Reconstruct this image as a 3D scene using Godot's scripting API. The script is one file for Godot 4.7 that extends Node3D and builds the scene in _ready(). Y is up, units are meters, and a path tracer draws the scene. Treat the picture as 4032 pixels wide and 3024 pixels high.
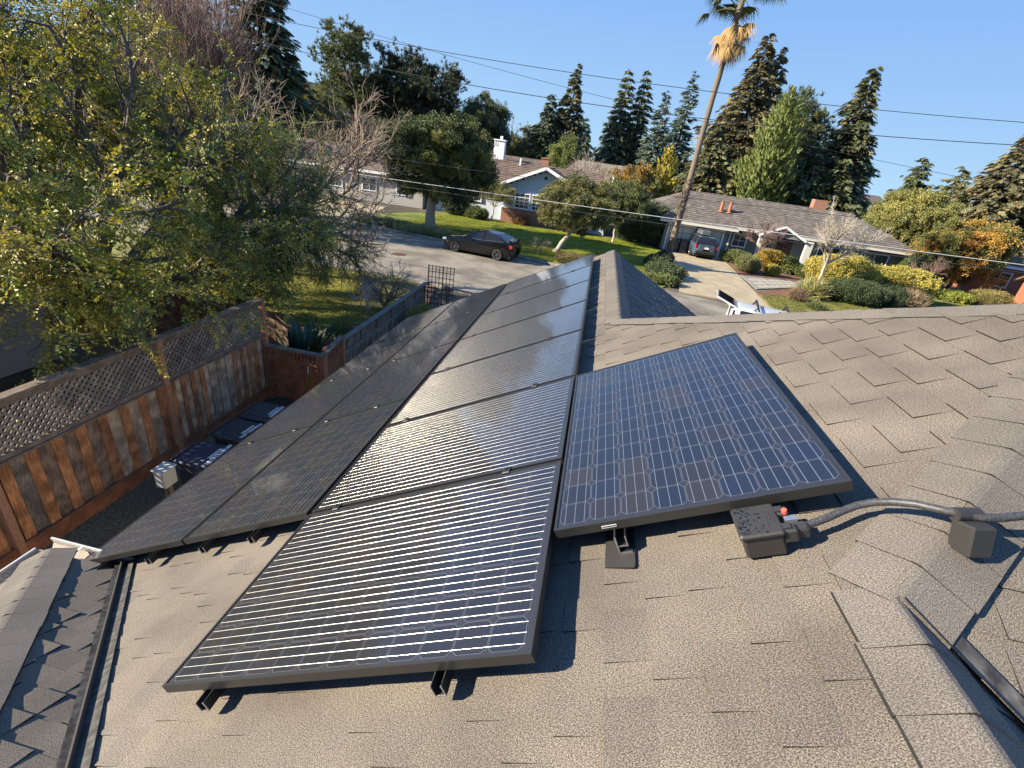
extends Node3D
# Solar panels on a shingled roof above a suburban street, in low winter sun.

const PITCH := 0.4886922          # roof pitch, 28 degrees
const CP := 0.8829476
const SP := 0.4694716
const SLOPE := 0.5317094          # tan of the pitch
const ROOF_N := -0.135            # roof surface below the top of the panels

var names := {}
var M := {}
var mesh_cache := {}
var rng := RandomNumberGenerator.new()


# ---------------------------------------------------------------- mesh building
class MB:
	var v := PackedVector3Array()
	var n := PackedVector3Array()
	var ix := PackedInt32Array()

	func tri(a: Vector3, b: Vector3, c: Vector3) -> void:
		var m := (b - a).cross(c - a).normalized()
		var k := v.size()
		v.append(a); v.append(b); v.append(c)
		n.append(m); n.append(m); n.append(m)
		ix.append(k); ix.append(k + 2); ix.append(k + 1)

	func quad(a: Vector3, b: Vector3, c: Vector3, d: Vector3) -> void:
		var m := (c - a).cross(d - b).normalized()
		var k := v.size()
		v.append(a); v.append(b); v.append(c); v.append(d)
		n.append(m); n.append(m); n.append(m); n.append(m)
		ix.append(k); ix.append(k + 2); ix.append(k + 1)
		ix.append(k); ix.append(k + 3); ix.append(k + 2)

	func box(c: Vector3, s: Vector3, b := Basis()) -> void:
		var x := b.x * s.x * 0.5
		var y := b.y * s.y * 0.5
		var z := b.z * s.z * 0.5
		quad(c - x - y + z, c + x - y + z, c + x + y + z, c - x + y + z)
		quad(c + x - y - z, c - x - y - z, c - x + y - z, c + x + y - z)
		quad(c + x - y + z, c + x - y - z, c + x + y - z, c + x + y + z)
		quad(c - x - y - z, c - x - y + z, c - x + y + z, c - x + y - z)
		quad(c - x + y + z, c + x + y + z, c + x + y - z, c - x + y - z)
		quad(c - x - y - z, c + x - y - z, c + x - y + z, c - x - y + z)

	func cbox(c: Vector3, s: Vector3, e: float, b := Basis()) -> void:
		# a box with its four long (y) edges and top edges chamfered
		var p := PackedVector2Array()
		var hx := s.x * 0.5
		var hz := s.z * 0.5
		for q in [Vector2(hx - e, hz), Vector2(hx, hz - e), Vector2(hx, -hz + e), Vector2(hx - e, -hz), Vector2(-hx + e, -hz), Vector2(-hx, -hz + e), Vector2(-hx, hz - e), Vector2(-hx + e, hz)]:
			p.append(q)
		var lo := -s.y * 0.5
		var hi := s.y * 0.5
		var at := func(q: Vector2, y: float, k: float) -> Vector3:
			return c + b * Vector3(q.x * k, y, q.y * k)
		var k2 := 1.0 - 2.0 * e / maxf(s.x, s.z)
		for i in 8:
			var q: Vector2 = p[i]
			var r: Vector2 = p[(i + 1) % 8]
			quad(at.call(q, lo, 1.0), at.call(r, lo, 1.0), at.call(r, hi - e, 1.0), at.call(q, hi - e, 1.0))
			quad(at.call(q, hi - e, 1.0), at.call(r, hi - e, 1.0), at.call(r, hi, k2), at.call(q, hi, k2))
			tri(at.call(q, hi, k2), at.call(r, hi, k2), c + b * Vector3(0, hi, 0))
			tri(at.call(r, lo, 1.0), at.call(q, lo, 1.0), c + b * Vector3(0, lo, 0))

	func tube(p: PackedVector3Array, r: PackedFloat32Array, sides := 6, caps := false) -> void:
		var k := v.size()
		var cnt := p.size()
		var up := Vector3.UP
		var first := (p[1] - p[0]).normalized()
		if absf(first.y) > 0.9:
			up = Vector3.RIGHT
		var a := first.cross(up).normalized()
		for i in cnt:
			var d := (p[mini(i + 1, cnt - 1)] - p[maxi(i - 1, 0)]).normalized()
			a = (a - d * a.dot(d)).normalized()
			var b := d.cross(a)
			for s in sides:
				var t := TAU * s / sides
				var m := a * cos(t) + b * sin(t)
				v.append(p[i] + m * r[i])
				n.append(m)
		for i in cnt - 1:
			for s in sides:
				var q := k + i * sides + s
				var w := k + i * sides + (s + 1) % sides
				ix.append(q); ix.append(q + sides); ix.append(w)
				ix.append(w); ix.append(q + sides); ix.append(w + sides)
		if caps:
			for e in 2:
				var i := 0 if e == 0 else cnt - 1
				var d := (p[1] - p[0]).normalized() * -1.0 if e == 0 else (p[cnt - 1] - p[cnt - 2]).normalized()
				var c := v.size()
				v.append(p[i]); n.append(d)
				for s in sides:
					v.append(v[k + i * sides + s]); n.append(d)
				for s in sides:
					var q := c + 1 + s
					var w := c + 1 + (s + 1) % sides
					ix.append(c)
					if e == 0:
						ix.append(q); ix.append(w)
					else:
						ix.append(w); ix.append(q)

	func bar(a: Vector3, b: Vector3, r: float, sides := 6) -> void:
		tube(PackedVector3Array([a, b]), PackedFloat32Array([r, r]), sides, true)

	func beam(a: Vector3, b: Vector3, w: float, h: float, up := Vector3.UP) -> void:
		var d := (b - a).normalized()
		var x := d.cross(up).normalized()
		if x.length() < 0.5:
			x = Vector3.RIGHT
		var y := x.cross(d)
		box((a + b) * 0.5, Vector3(w, h, a.distance_to(b)), Basis(x, y, -d))

	func lathe(prof: Array, c: Vector3, sides := 16, b := Basis()) -> void:
		for i in prof.size() - 1:
			var p: Vector2 = prof[i]
			var q: Vector2 = prof[i + 1]
			var t := Vector2(q.y - p.y, p.x - q.x).normalized()
			for s in sides:
				var a0 := TAU * s / sides
				var a1 := TAU * (s + 1) / sides
				var e0 := Vector3(cos(a0), 0, sin(a0))
				var e1 := Vector3(cos(a1), 0, sin(a1))
				var k := v.size()
				for g in [[e0, p], [e1, p], [e1, q], [e0, q]]:
					v.append(c + b * (g[0] * g[1].x + Vector3(0, g[1].y, 0)))
					n.append(b * (g[0] * t.x + Vector3(0, t.y, 0)))
				ix.append(k); ix.append(k + 1); ix.append(k + 2)
				ix.append(k); ix.append(k + 2); ix.append(k + 3)

	func prism(poly: PackedVector2Array, d0: float, d1: float, t := Transform3D()) -> void:
		# polygon in x, y drawn from z = d0 to d1
		var p := poly.duplicate()
		if Geometry2D.is_polygon_clockwise(p):
			p.reverse()
		var tr := Geometry2D.triangulate_polygon(p)
		for i in range(0, tr.size(), 3):
			var a: Vector2 = p[tr[i]]
			var b: Vector2 = p[tr[i + 1]]
			var c: Vector2 = p[tr[i + 2]]
			if (b - a).cross(c - a) < 0:
				var h := b
				b = c
				c = h
			tri(t * Vector3(a.x, a.y, d1), t * Vector3(b.x, b.y, d1), t * Vector3(c.x, c.y, d1))
			tri(t * Vector3(a.x, a.y, d0), t * Vector3(c.x, c.y, d0), t * Vector3(b.x, b.y, d0))
		for i in p.size():
			var a: Vector2 = p[i]
			var b: Vector2 = p[(i + 1) % p.size()]
			quad(t * Vector3(a.x, a.y, d0), t * Vector3(b.x, b.y, d0), t * Vector3(b.x, b.y, d1), t * Vector3(a.x, a.y, d1))

	func into(am: ArrayMesh, mat: Material) -> void:
		if v.is_empty():
			return
		var a := []
		a.resize(Mesh.ARRAY_MAX)
		a[Mesh.ARRAY_VERTEX] = v
		a[Mesh.ARRAY_NORMAL] = n
		a[Mesh.ARRAY_INDEX] = ix
		am.add_surface_from_arrays(Mesh.PRIMITIVE_TRIANGLES, a)
		am.surface_set_material(am.get_surface_count() - 1, mat)

	func mesh(mat: Material) -> ArrayMesh:
		var am := ArrayMesh.new()
		into(am, mat)
		return am


# ---------------------------------------------------------------- nodes
func numbered(called: String) -> String:
	var k: int = names.get(called, 0)
	names[called] = k + 1
	return called if k == 0 else "%s_%03d" % [called, k]


func tag(o: Node, label: String, category: String, group := "", kind := "") -> void:
	o.set_meta("label", label)
	o.set_meta("category", category)
	if group != "":
		o.set_meta("group", group)
	if kind != "":
		o.set_meta("kind", kind)


func thing(called: String, label: String, category: String, at := Vector3.ZERO, group := "", turn := 0.0) -> Node3D:
	var o := Node3D.new()
	o.name = numbered(called)
	add_child(o)
	o.position = at
	o.rotation.y = turn
	tag(o, label, category, group)
	return o


func part(o: Node, called: String, m: Mesh, at := Vector3.ZERO) -> MeshInstance3D:
	var p := MeshInstance3D.new()
	p.name = called
	p.mesh = m
	p.position = at
	o.add_child(p, true)
	return p


func solid(called: String, label: String, category: String, m: Mesh, at := Vector3.ZERO, group := "") -> MeshInstance3D:
	var p := MeshInstance3D.new()
	p.name = numbered(called)
	p.mesh = m
	p.position = at
	add_child(p)
	tag(p, label, category, group)
	return p


func structure(called: String, m: Mesh) -> MeshInstance3D:
	var p := MeshInstance3D.new()
	p.name = numbered(called)
	p.mesh = m
	add_child(p)
	p.set_meta("kind", "structure")
	return p


func copy_of(o: Node3D, called: String, label := "") -> Node3D:
	var c: Node3D = o.duplicate()
	c.name = numbered(called)
	add_child(c)
	if label != "":
		c.set_meta("label", label)
	return c


func boxmesh(s: Vector3, mat: Material, e := 0.0) -> ArrayMesh:
	var b := MB.new()
	if e > 0.0:
		b.cbox(Vector3.ZERO, s, e)
	else:
		b.box(Vector3.ZERO, s)
	return b.mesh(mat)


func lettering(s: String, size: float, mat: Material, depth := 0.002) -> TextMesh:
	var t := TextMesh.new()
	t.text = s
	t.font_size = 32
	t.pixel_size = size / 24.0
	t.depth = depth
	var f := SystemFont.new()
	f.font_names = PackedStringArray(["Droid Sans"])
	f.font_weight = 700
	t.font = f
	t.material = mat
	return t


# ---------------------------------------------------------------- materials
func lin(r: float, g: float, b: float) -> Color:
	return Color(r, g, b).linear_to_srgb()


func mat(called: String, c: Color, rough := 0.8, metal := 0.0) -> StandardMaterial3D:
	var m := StandardMaterial3D.new()
	m.resource_name = called
	m.albedo_color = c
	m.roughness = rough
	m.metallic = metal
	M[called] = m
	return m


func noise_tex(freq: float, lo: Color, hi: Color, size := 512, sd := 1, octaves := 4, mid := 0.5, ntype := FastNoiseLite.TYPE_SIMPLEX) -> NoiseTexture2D:
	var f := FastNoiseLite.new()
	f.noise_type = ntype
	f.seed = sd
	f.frequency = freq
	f.fractal_octaves = octaves
	var t := NoiseTexture2D.new()
	t.width = size
	t.height = size
	t.seamless = true
	t.noise = f
	var g := Gradient.new()
	g.offsets = PackedFloat32Array([maxf(0.0, mid - 0.3), minf(1.0, mid + 0.3)])
	g.colors = PackedColorArray([lo, hi])
	t.color_ramp = g
	return t


# fine pattern times a coarse mottling, both laid in world space
func surface(called: String, lo: Color, hi: Color, rough: float, scale: Vector3, freq := 0.05, sd := 1, coarse := 0.0, coarse_scale := 0.2, size := 512, bump := 0.0) -> StandardMaterial3D:
	var m := mat(called, Color.WHITE, rough)
	m.albedo_texture = noise_tex(freq, lo, hi, size, sd)
	m.uv1_triplanar = true
	m.uv1_world_triplanar = true
	m.uv1_scale = scale
	if coarse > 0.0:
		m.detail_enabled = true
		var k := 1.0 - coarse
		m.detail_albedo = noise_tex(0.012, Color(k, k, k), Color.WHITE, 256, sd + 7, 5)
		m.detail_blend_mode = BaseMaterial3D.BLEND_MODE_MUL
		m.detail_uv_layer = BaseMaterial3D.DETAIL_UV_2
		m.uv2_triplanar = true
		m.uv2_world_triplanar = true
		m.uv2_scale = Vector3.ONE * coarse_scale
	if bump > 0.0:
		m.heightmap_enabled = true
		m.heightmap_texture = m.albedo_texture
		m.heightmap_scale = bump
	return m


func leaf_mat(called: String, c: Color, through := 0.5, rough := 0.55) -> StandardMaterial3D:
	var m := mat(called, c, rough)
	m.vertex_color_use_as_albedo = true
	m.backlight_enabled = true
	m.backlight = Color(through, through, through * 0.6)
	return m


func make_materials() -> void:
	for i in 4:
		var k: float = [1.0, 0.97, 1.03, 0.9][i]
		var w: float = [1.0, 1.0, 0.98, 1.03][i]
		var m := surface("shingle_granules_%d" % i, lin(0.038 * k, 0.032 * k, 0.026 * k * w), lin(0.335 * k, 0.283 * k, 0.225 * k * w), 0.95, Vector3.ONE * 0.75, 0.28, 3, 0.2, 0.35, 1024)
		m.albedo_texture.noise.fractal_octaves = 2
		m.albedo_texture.color_ramp.offsets = PackedFloat32Array([0.34, 0.66])
	var cap := surface("cap_granules", lin(0.048, 0.042, 0.036), lin(0.275, 0.242, 0.202), 0.95, Vector3.ONE * 0.75, 0.28, 31, 0.15, 0.4, 1024)
	cap.albedo_texture.color_ramp.offsets = PackedFloat32Array([0.34, 0.66])
	cap.albedo_texture.noise.fractal_octaves = 2
	mat("shingle_edge", lin(0.012, 0.011, 0.011), 0.9)
	mat("panel_frame", lin(0.0204, 0.0197, 0.0184), 0.38, 0.0).metallic_specular = 0.6
	mat("backsheet", lin(0.012, 0.012, 0.016), 0.6)
	mat("cell_rim", lin(0.085, 0.085, 0.1), 0.5)
	var cc := [lin(0.0085, 0.009, 0.0145), lin(0.0095, 0.009, 0.0118), lin(0.0145, 0.0115, 0.0105), lin(0.0085, 0.0100, 0.019), lin(0.012, 0.0105, 0.0128), lin(0.019, 0.0145, 0.0105)]
	for i in cc.size():
		mat("cell_%d" % i, cc[i], 0.45)
	mat("busbar", lin(0.8, 0.78, 0.73), 0.3, 0.9)
	var g := mat("panel_glass", Color(1, 1, 1, 0.0), 0.055)
	g.transparency = BaseMaterial3D.TRANSPARENCY_ALPHA
	g.metallic_specular = 0.5
	mat("aluminium", lin(0.55, 0.55, 0.54), 0.35, 0.9)
	mat("black_metal", lin(0.016, 0.016, 0.016), 0.45)
	surface("dark_plastic", lin(0.0210, 0.0196, 0.0189), lin(0.0336, 0.0315, 0.0294), 0.55, Vector3.ONE * 4.0, 0.05, 61)
	surface("conduit", lin(0.0220, 0.0220, 0.0229), lin(0.0704, 0.0704, 0.0726), 0.5, Vector3(5, 5, 5), 0.03, 62)
	surface("valley_metal", lin(0.0264, 0.0230, 0.0195), lin(0.1152, 0.1104, 0.0998), 0.55, Vector3.ONE * 2.5, 0.012, 63, 0.15, 1.5)
	surface("white_paint", lin(0.4624, 0.4488, 0.4216), lin(0.5440, 0.5338, 0.5100), 0.5, Vector3.ONE * 2.0, 0.03, 64)
	surface("gutter_inside", lin(0.2720, 0.2320, 0.1920), lin(0.4800, 0.4400, 0.3840), 0.7, Vector3.ONE * 3.0, 0.03, 65)
	mat("sticker", lin(0.6000, 0.6000, 0.5840), 0.5)
	mat("red_knob", lin(0.5, 0.10, 0.06), 0.5)
	mat("stucco_cream", lin(0.5, 0.46, 0.38), 0.9)


# ---------------------------------------------------------------- the house with the panels
func rp(u: float, v: float, n: float) -> Vector3:
	return Vector3(CP * u - SP * n, 4.16965 + SP * u + CP * n, -v)


# One slope: o a point on it, e along the eave, up the slope, poly its outline in (along e, along up).
func slope(roof: Node3D, o: Vector3, e: Vector3, up: Vector3, poly: PackedVector2Array, sd: int, keep: Array, offset := 0.0, swell := 1.0) -> void:
	var nn := e.cross(up).normalized()
	if nn.y < 0:
		nn = -nn
	var t := Transform3D(Basis(e, up, nn), o)
	if e.cross(up).y < 0:
		t = Transform3D(Basis(-e, up, nn), o)
		for i in poly.size():
			poly[i].x = -poly[i].x
	var deck := MB.new()
	deck.prism(poly, -0.07, -0.004, t)
	part(roof, "roof_deck", deck.mesh(M["shingle_granules_0"]))
	var lo := Vector2(1e9, 1e9)
	var hi := -lo
	for q in poly:
		lo = lo.min(q)
		hi = hi.max(q)
	var r := RandomNumberGenerator.new()
	r.seed = sd
	var ex := 0.143
	var row := 0
	var y := lo.y + offset
	while y < hi.y:
		var x := lo.x - r.randf() * 0.3
		var thick := row % 2 == 0
		while x < hi.x:
			var w := r.randf_range(0.11, 0.23) if thick else r.randf_range(0.09, 0.21)
			var rect := PackedVector2Array([Vector2(x, y), Vector2(x + w, y), Vector2(x + w, y + ex + 0.01), Vector2(x, y + ex + 0.01)])
			var th := (r.randf_range(0.0075, 0.0095) if thick else r.randf_range(0.002, 0.003)) * swell
			var tone: int = [0, 0, 1, 2, 0, 1, 0, 2, 0, 3][r.randi() % 10]
			for piece in Geometry2D.intersect_polygons(rect, poly):
				if piece.size() >= 3 and not Geometry2D.is_polygon_clockwise(piece):
					keep.append([t, piece, y, th, tone, thick])
			x += w
			thick = not thick
		y += ex
		row += 1


func shingle_into(top: MB, rim: MB, d: Array) -> void:
	var t: Transform3D = d[0]
	var p: PackedVector2Array = d[1]
	var y0: float = d[2]
	var th: float = d[3]
	var a := PackedVector3Array()
	var b := PackedVector3Array()
	for q in p:
		var f := clampf((q.y - y0) / 0.153, 0.0, 1.0)
		a.append(t * Vector3(q.x, q.y, th * (1.0 - f) + 0.0012 * f))
		b.append(t * Vector3(q.x, q.y, -0.003))
	for i in range(1, a.size() - 1):
		top.tri(a[0], a[i], a[i + 1])
	for i in a.size():
		var j := (i + 1) % a.size()
		rim.quad(b[i], b[j], a[j], a[i])


# overlapping cap shingles from a to b along a ridge or hip; w1, w2 run down the two slopes
func caps(roof: Node3D, a: Vector3, b: Vector3, w1: Vector3, w2: Vector3, width: float) -> void:
	var l := a.distance_to(b)
	var d := (b - a) / l
	var k := maxi(1, int(round(l / 0.17)))
	var step := l / k
	var nn := -(w1 + w2).normalized()
	for i in k:
		var p := a + d * (i * step)
		var q := a + d * ((i + 1) * step + 0.02)
		var th := 0.0055 + rng.randf() * 0.002
		var j := rng.randf_range(-0.006, 0.006)
		var top := MB.new()
		var rim := MB.new()
		for s in 2:
			var w := (w1 if s == 0 else w2) * (width + j)
			var c0 := p + nn * th
			var c1 := q + nn * 0.003
			var e0 := p + w + nn * th
			var e1 := q + w + nn * 0.004
			var m0 := c0.lerp(e0, 0.12) - nn * 0.001
			var m1 := c1.lerp(e1, 0.12) - nn * 0.001
			if s == 0:
				top.quad(c0 - nn * 0.006, c1 - nn * 0.006, m1, m0)
				top.quad(m0, m1, e1, e0)
				rim.quad(p + w - nn * 0.006, e0, e1, q + w - nn * 0.006)
				rim.quad(p, c0, e0, p + w)
			else:
				top.quad(c1 - nn * 0.006, c0 - nn * 0.006, m0, m1)
				top.quad(m1, m0, e0, e1)
				rim.quad(e0, p + w - nn * 0.006, q + w - nn * 0.006, e1)
				rim.quad(c0, p, p + w, e0)
		var am := top.mesh(M["cap_granules"])
		rim.into(am, M["shingle_edge"])
		part(roof, "ridge_cap", am)


func gutter(house: Node3D, a: Vector3, b: Vector3, out: Vector3) -> void:
	# an open half-round-ish channel hung along a to b, opening up
	var w := MB.new()
	var ins := MB.new()
	var y := Vector3.UP
	var prof := [[0.0, 0.0], [0.0, -0.09], [0.085, -0.1], [0.115, -0.05], [0.115, 0.0], [0.107, 0.012]]
	for i in prof.size() - 1:
		var p0: Vector3 = out * prof[i][0] + y * prof[i][1]
		var p1: Vector3 = out * prof[i + 1][0] + y * prof[i + 1][1]
		w.quad(a + p0, b + p0, b + p1, a + p1)
	for i in 4:
		var p0: Vector3 = out * (prof[i][0] * 0.96 + 0.003) + y * (prof[i][1] + 0.004)
		var p1: Vector3 = out * (prof[i + 1][0] * 0.96 + 0.003) + y * (prof[i + 1][1] + 0.004)
		ins.quad(b + p0, a + p0, a + p1, b + p1)
	w.beam(a + out * 0.112 + y * 0.004, b + out * 0.112 + y * 0.004, 0.012, 0.016)
	var g := part(house, "gutter", w.mesh(M["white_paint"]))
	part(g, "gutter_lining", ins.mesh(M["gutter_inside"]))
	var l := a.distance_to(b)
	var st := MB.new()
	var k := maxi(1, int(l / 0.7))
	for i in k:
		var p := a.lerp(b, (i + 0.62) / k)
		st.beam(p + y * 0.002, p + out * 0.108 + y * 0.004, 0.022, 0.003)
	part(g, "gutter_strap", st.mesh(M["white_paint"]))


func build_house() -> void:
	var house := thing("ranch_house", "shingled hip roof house that carries the solar panels", "house", Vector3.ZERO)
	var roof := Node3D.new()
	roof.name = "roof"
	house.add_child(roof)
	var keep := []
	var sx := func(x: float) -> float: return 4.2 + SLOPE * (x - 0.35)
	# S: the slope with the panels; e runs along the eave (-z), up rises with x. In its (v, u) the origin lies at x = 0.35, z = 0
	var k := 1.0 / CP
	var outline := func(pts: Array, ox: float) -> PackedVector2Array:
		var p := PackedVector2Array()
		for q in pts:
			p.append(Vector2(q[0], (q[1] - ox) * k))
		return p
	slope(roof, Vector3(0.35, 4.2, 0), Vector3(0, 0, -1), Vector3(CP, SP, 0),
		outline.call([[7.95, -3.36], [7.95, 0.35], [3.61, 0.35], [1.6, 2.36], [0.19, 0.96], [-2.84, 0.96], [1.06, -2.94], [1.25, -3.36]], 0.35), 5, keep, 0.06)
	# right half of the far wing
	slope(roof, Vector3(0.35, 4.2, 0), Vector3(0, 0, -1), Vector3(-CP, SP, 0),
		outline.call([[7.95, -4.06], [7.95, -0.35], [3.61, -0.35], [7.32, -4.06]], -0.35), 6, keep)
	# slope behind the hip, facing away
	slope(roof, Vector3(2.36, 5.26, -1.6), Vector3(1, 0, 0), Vector3(0, SP, CP),
		outline.call([[-2.01, -3.61], [0, -1.6], [6, -1.6], [6, -7.3], [1.7, -7.3]], -1.6), 7, keep)
	# slope facing the camera, right of the near hip
	slope(roof, Vector3(2.36, 5.26, -1.6), Vector3(1, 0, 0), Vector3(0, SP, -CP),
		outline.call([[0, 1.6], [6, 1.6], [6, -3], [1.9, -3], [-1.36, 0.19]], 1.6), 8, keep)
	# right half of the wing under the camera
	slope(roof, Vector3(0.96, 4.525, 0), Vector3(0, 0, -1), Vector3(-CP, SP, 0),
		outline.call([[0.19, -0.96], [-3, -0.96], [-3, -4.2]], -0.96), 9, keep)
	# small wing at the lower left: slope facing away and slope facing the sun
	slope(roof, Vector3(-3.55, 2.45, -1.06), Vector3(1, 0, 0), Vector3(0, SP, CP),
		outline.call([[0, -1.06], [0.61, -1.06], [4.67, 3], [4.06, 3]], -1.06), 10, keep, 0.0, 1.7)
	slope(roof, Vector3(-3.55, 2.45, 0), Vector3(0, 0, -1), Vector3(CP, SP, 0),
		outline.call([[1.06, -3.55], [-3, 0.51], [-3, -3.55]], -3.55), 11, keep)
	# the 300 shingles that show largest are single parts, the rest one field
	var cam := Vector3(-0.053, 5.5, 0.9505)
	var fwd := Vector3(-0.1096, -0.4321, -0.8951)
	var rated := []
	for d in keep:
		var q: Vector2 = d[1][0]
		var w: Vector3 = d[0] * Vector3(q.x, q.y, 0.0)
		var c := w - cam
		var score := c.length()
		var uu := (w.x - 0.35) / CP + 0.33
		if c.dot(fwd) < 0.5 or not d[5]:
			score += 100.0
		if d[0].basis.z.dot(c) > 0:
			score += 200.0
		if d[0].basis.z.x < -0.3 and w.x > -3.6 and -w.z > 0.0 and -w.z < 7.5 and uu < 0.0 and uu > -1.6:
			score += 50.0
		rated.append([score, d])
	rated.sort_custom(func(a, b): return a[0] < b[0])
	var tops := [MB.new(), MB.new(), MB.new(), MB.new()]
	var rims := MB.new()
	for i in rated.size():
		var d: Array = rated[i][1]
		if i < 300:
			var top := MB.new()
			var rim := MB.new()
			shingle_into(top, rim, d)
			var am := top.mesh(M["shingle_granules_%d" % d[4]])
			rim.into(am, M["shingle_edge"])
			part(roof, "shingle", am)
		else:
			shingle_into(tops[d[4]], rims, d)
	var field := ArrayMesh.new()
	for i in 4:
		tops[i].into(field, M["shingle_granules_%d" % i])
	rims.into(field, M["shingle_edge"])
	part(roof, "shingle_field", field).set_meta("kind", "stuff")
	# caps: far ridge, far hip, near hip, near ridge, small hip
	var lft := Vector3(-CP, -SP, 0)
	var rgt := Vector3(CP, -SP, 0)
	var awy := Vector3(0, -SP, -CP)
	var twd := Vector3(0, -SP, CP)
	caps(roof, Vector3(0.35, 4.207, -7.98), Vector3(0.35, 4.207, -3.6), lft, rgt, 0.15)
	var hipl := func(dx: float, dz: float, s1: Vector3) -> Vector3:
		# unit vector in the slope s1, square to the hip whose plan direction is dx, dz
		var h := Vector3(dx, SLOPE, dz).normalized()
		return (s1 - h * s1.dot(h)).normalized()
	caps(roof, Vector3(0.33, 4.20, -3.63), Vector3(2.36, 5.27, -1.6), hipl.call(1, 1, lft), hipl.call(1, 1, awy), 0.15)
	caps(roof, Vector3(0.94, 4.522, -0.17), Vector3(2.36, 5.27, -1.6), hipl.call(1, -1, twd), hipl.call(1, -1, lft), 0.16)
	caps(roof, Vector3(0.96, 4.532, 3.0), Vector3(0.96, 4.532, -0.2), rgt, lft, 0.15)
	caps(roof, Vector3(-3.56, 2.468, -1.07), Vector3(0.5, 4.623, 2.99), hipl.call(1, 1, lft), hipl.call(1, 1, awy), 0.17)
	# open metal valleys with a raised rib
	for val in [[Vector3(-2.97, 2.445, -1.1), Vector3(1.0, 4.556, 2.87), lft, awy, true], [Vector3(0.99, 4.52, -0.2), Vector3(4.19, 2.82, 3.0), twd, rgt, false]]:
		var a: Vector3 = val[0]
		var b: Vector3 = val[1]
		var d := (b - a).normalized()
		var w1: Vector3 = -(val[2] - d * d.dot(val[2])).normalized()
		var w2: Vector3 = -(val[3] - d * d.dot(val[3])).normalized()
		var upv := (w1 + w2).normalized()
		var f := MB.new()
		var rise := 0.013
		for s in [w1, w2]:
			var p0: Vector3 = a + upv * rise
			var p1: Vector3 = b + upv * rise
			var q: Vector3 = s * ((0.075 if s == w1 else 0.045) if val[4] else 0.04)
			if s == w1:
				f.quad(p0, p0 + q, p1 + q, p1)
			else:
				f.quad(p1, p1 + q, p0 + q, p0)
		part(house, "valley_flashing", f.mesh(M["valley_metal"]))
		if val[4]:
			var rib := MB.new()
			var side := d.cross(upv).normalized()
			rib.quad(a + upv * rise - side * 0.011, a + upv * 0.05 - side * 0.004, b + upv * 0.05 - side * 0.004, b + upv * rise - side * 0.011)
			rib.quad(a + upv * 0.05 - side * 0.004, a + upv * 0.05 + side * 0.004, b + upv * 0.05 + side * 0.004, b + upv * 0.05 - side * 0.004)
			rib.quad(a + upv * 0.05 + side * 0.004, a + upv * rise + side * 0.011, b + upv * rise + side * 0.011, b + upv * 0.05 + side * 0.004)
			part(house, "valley_rib", rib.mesh(M["rib_metal"]))
	# gutters
	gutter(house, Vector3(-3.37, 2.2, -8.0), Vector3(-3.37, 2.2, -1.3), Vector3(-1, 0, 0))
	gutter(house, Vector3(-3.57, 2.43, -1.07), Vector3(-3.57, 2.43, 3.0), Vector3(-1, 0, 0))
	gutter(house, Vector3(-2.95, 2.43, -1.07), Vector3(-3.68, 2.43, -1.07), Vector3(0, 0, -1))
	# walls under the eaves
	var wl := MB.new()
	wl.prism(PackedVector2Array([Vector2(-2.9, -7.6), Vector2(3.6, -7.6), Vector2(3.6, -6.9), Vector2(8.2, -6.9), Vector2(8.2, 3), Vector2(-3.1, 3), Vector2(-3.1, -0.7), Vector2(-2.9, -0.7)]), -2.15, 0.0, Transform3D(Basis(Vector3(1, 0, 0), Vector3(0, 0, 1), Vector3(0, -1, 0)), Vector3.ZERO))
	part(house, "wall", wl.mesh(M["stucco_cream"]))
	var gb := MB.new()
	gb.prism(PackedVector2Array([Vector2(-2.9, 2.15), Vector2(3.6, 2.15), Vector2(3.6, 2.35), Vector2(0.35, 4.08), Vector2(-2.9, 2.35)]), -7.6, -7.5)
	part(house, "gable_wall", gb.mesh(M["stucco_cream"]))


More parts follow.
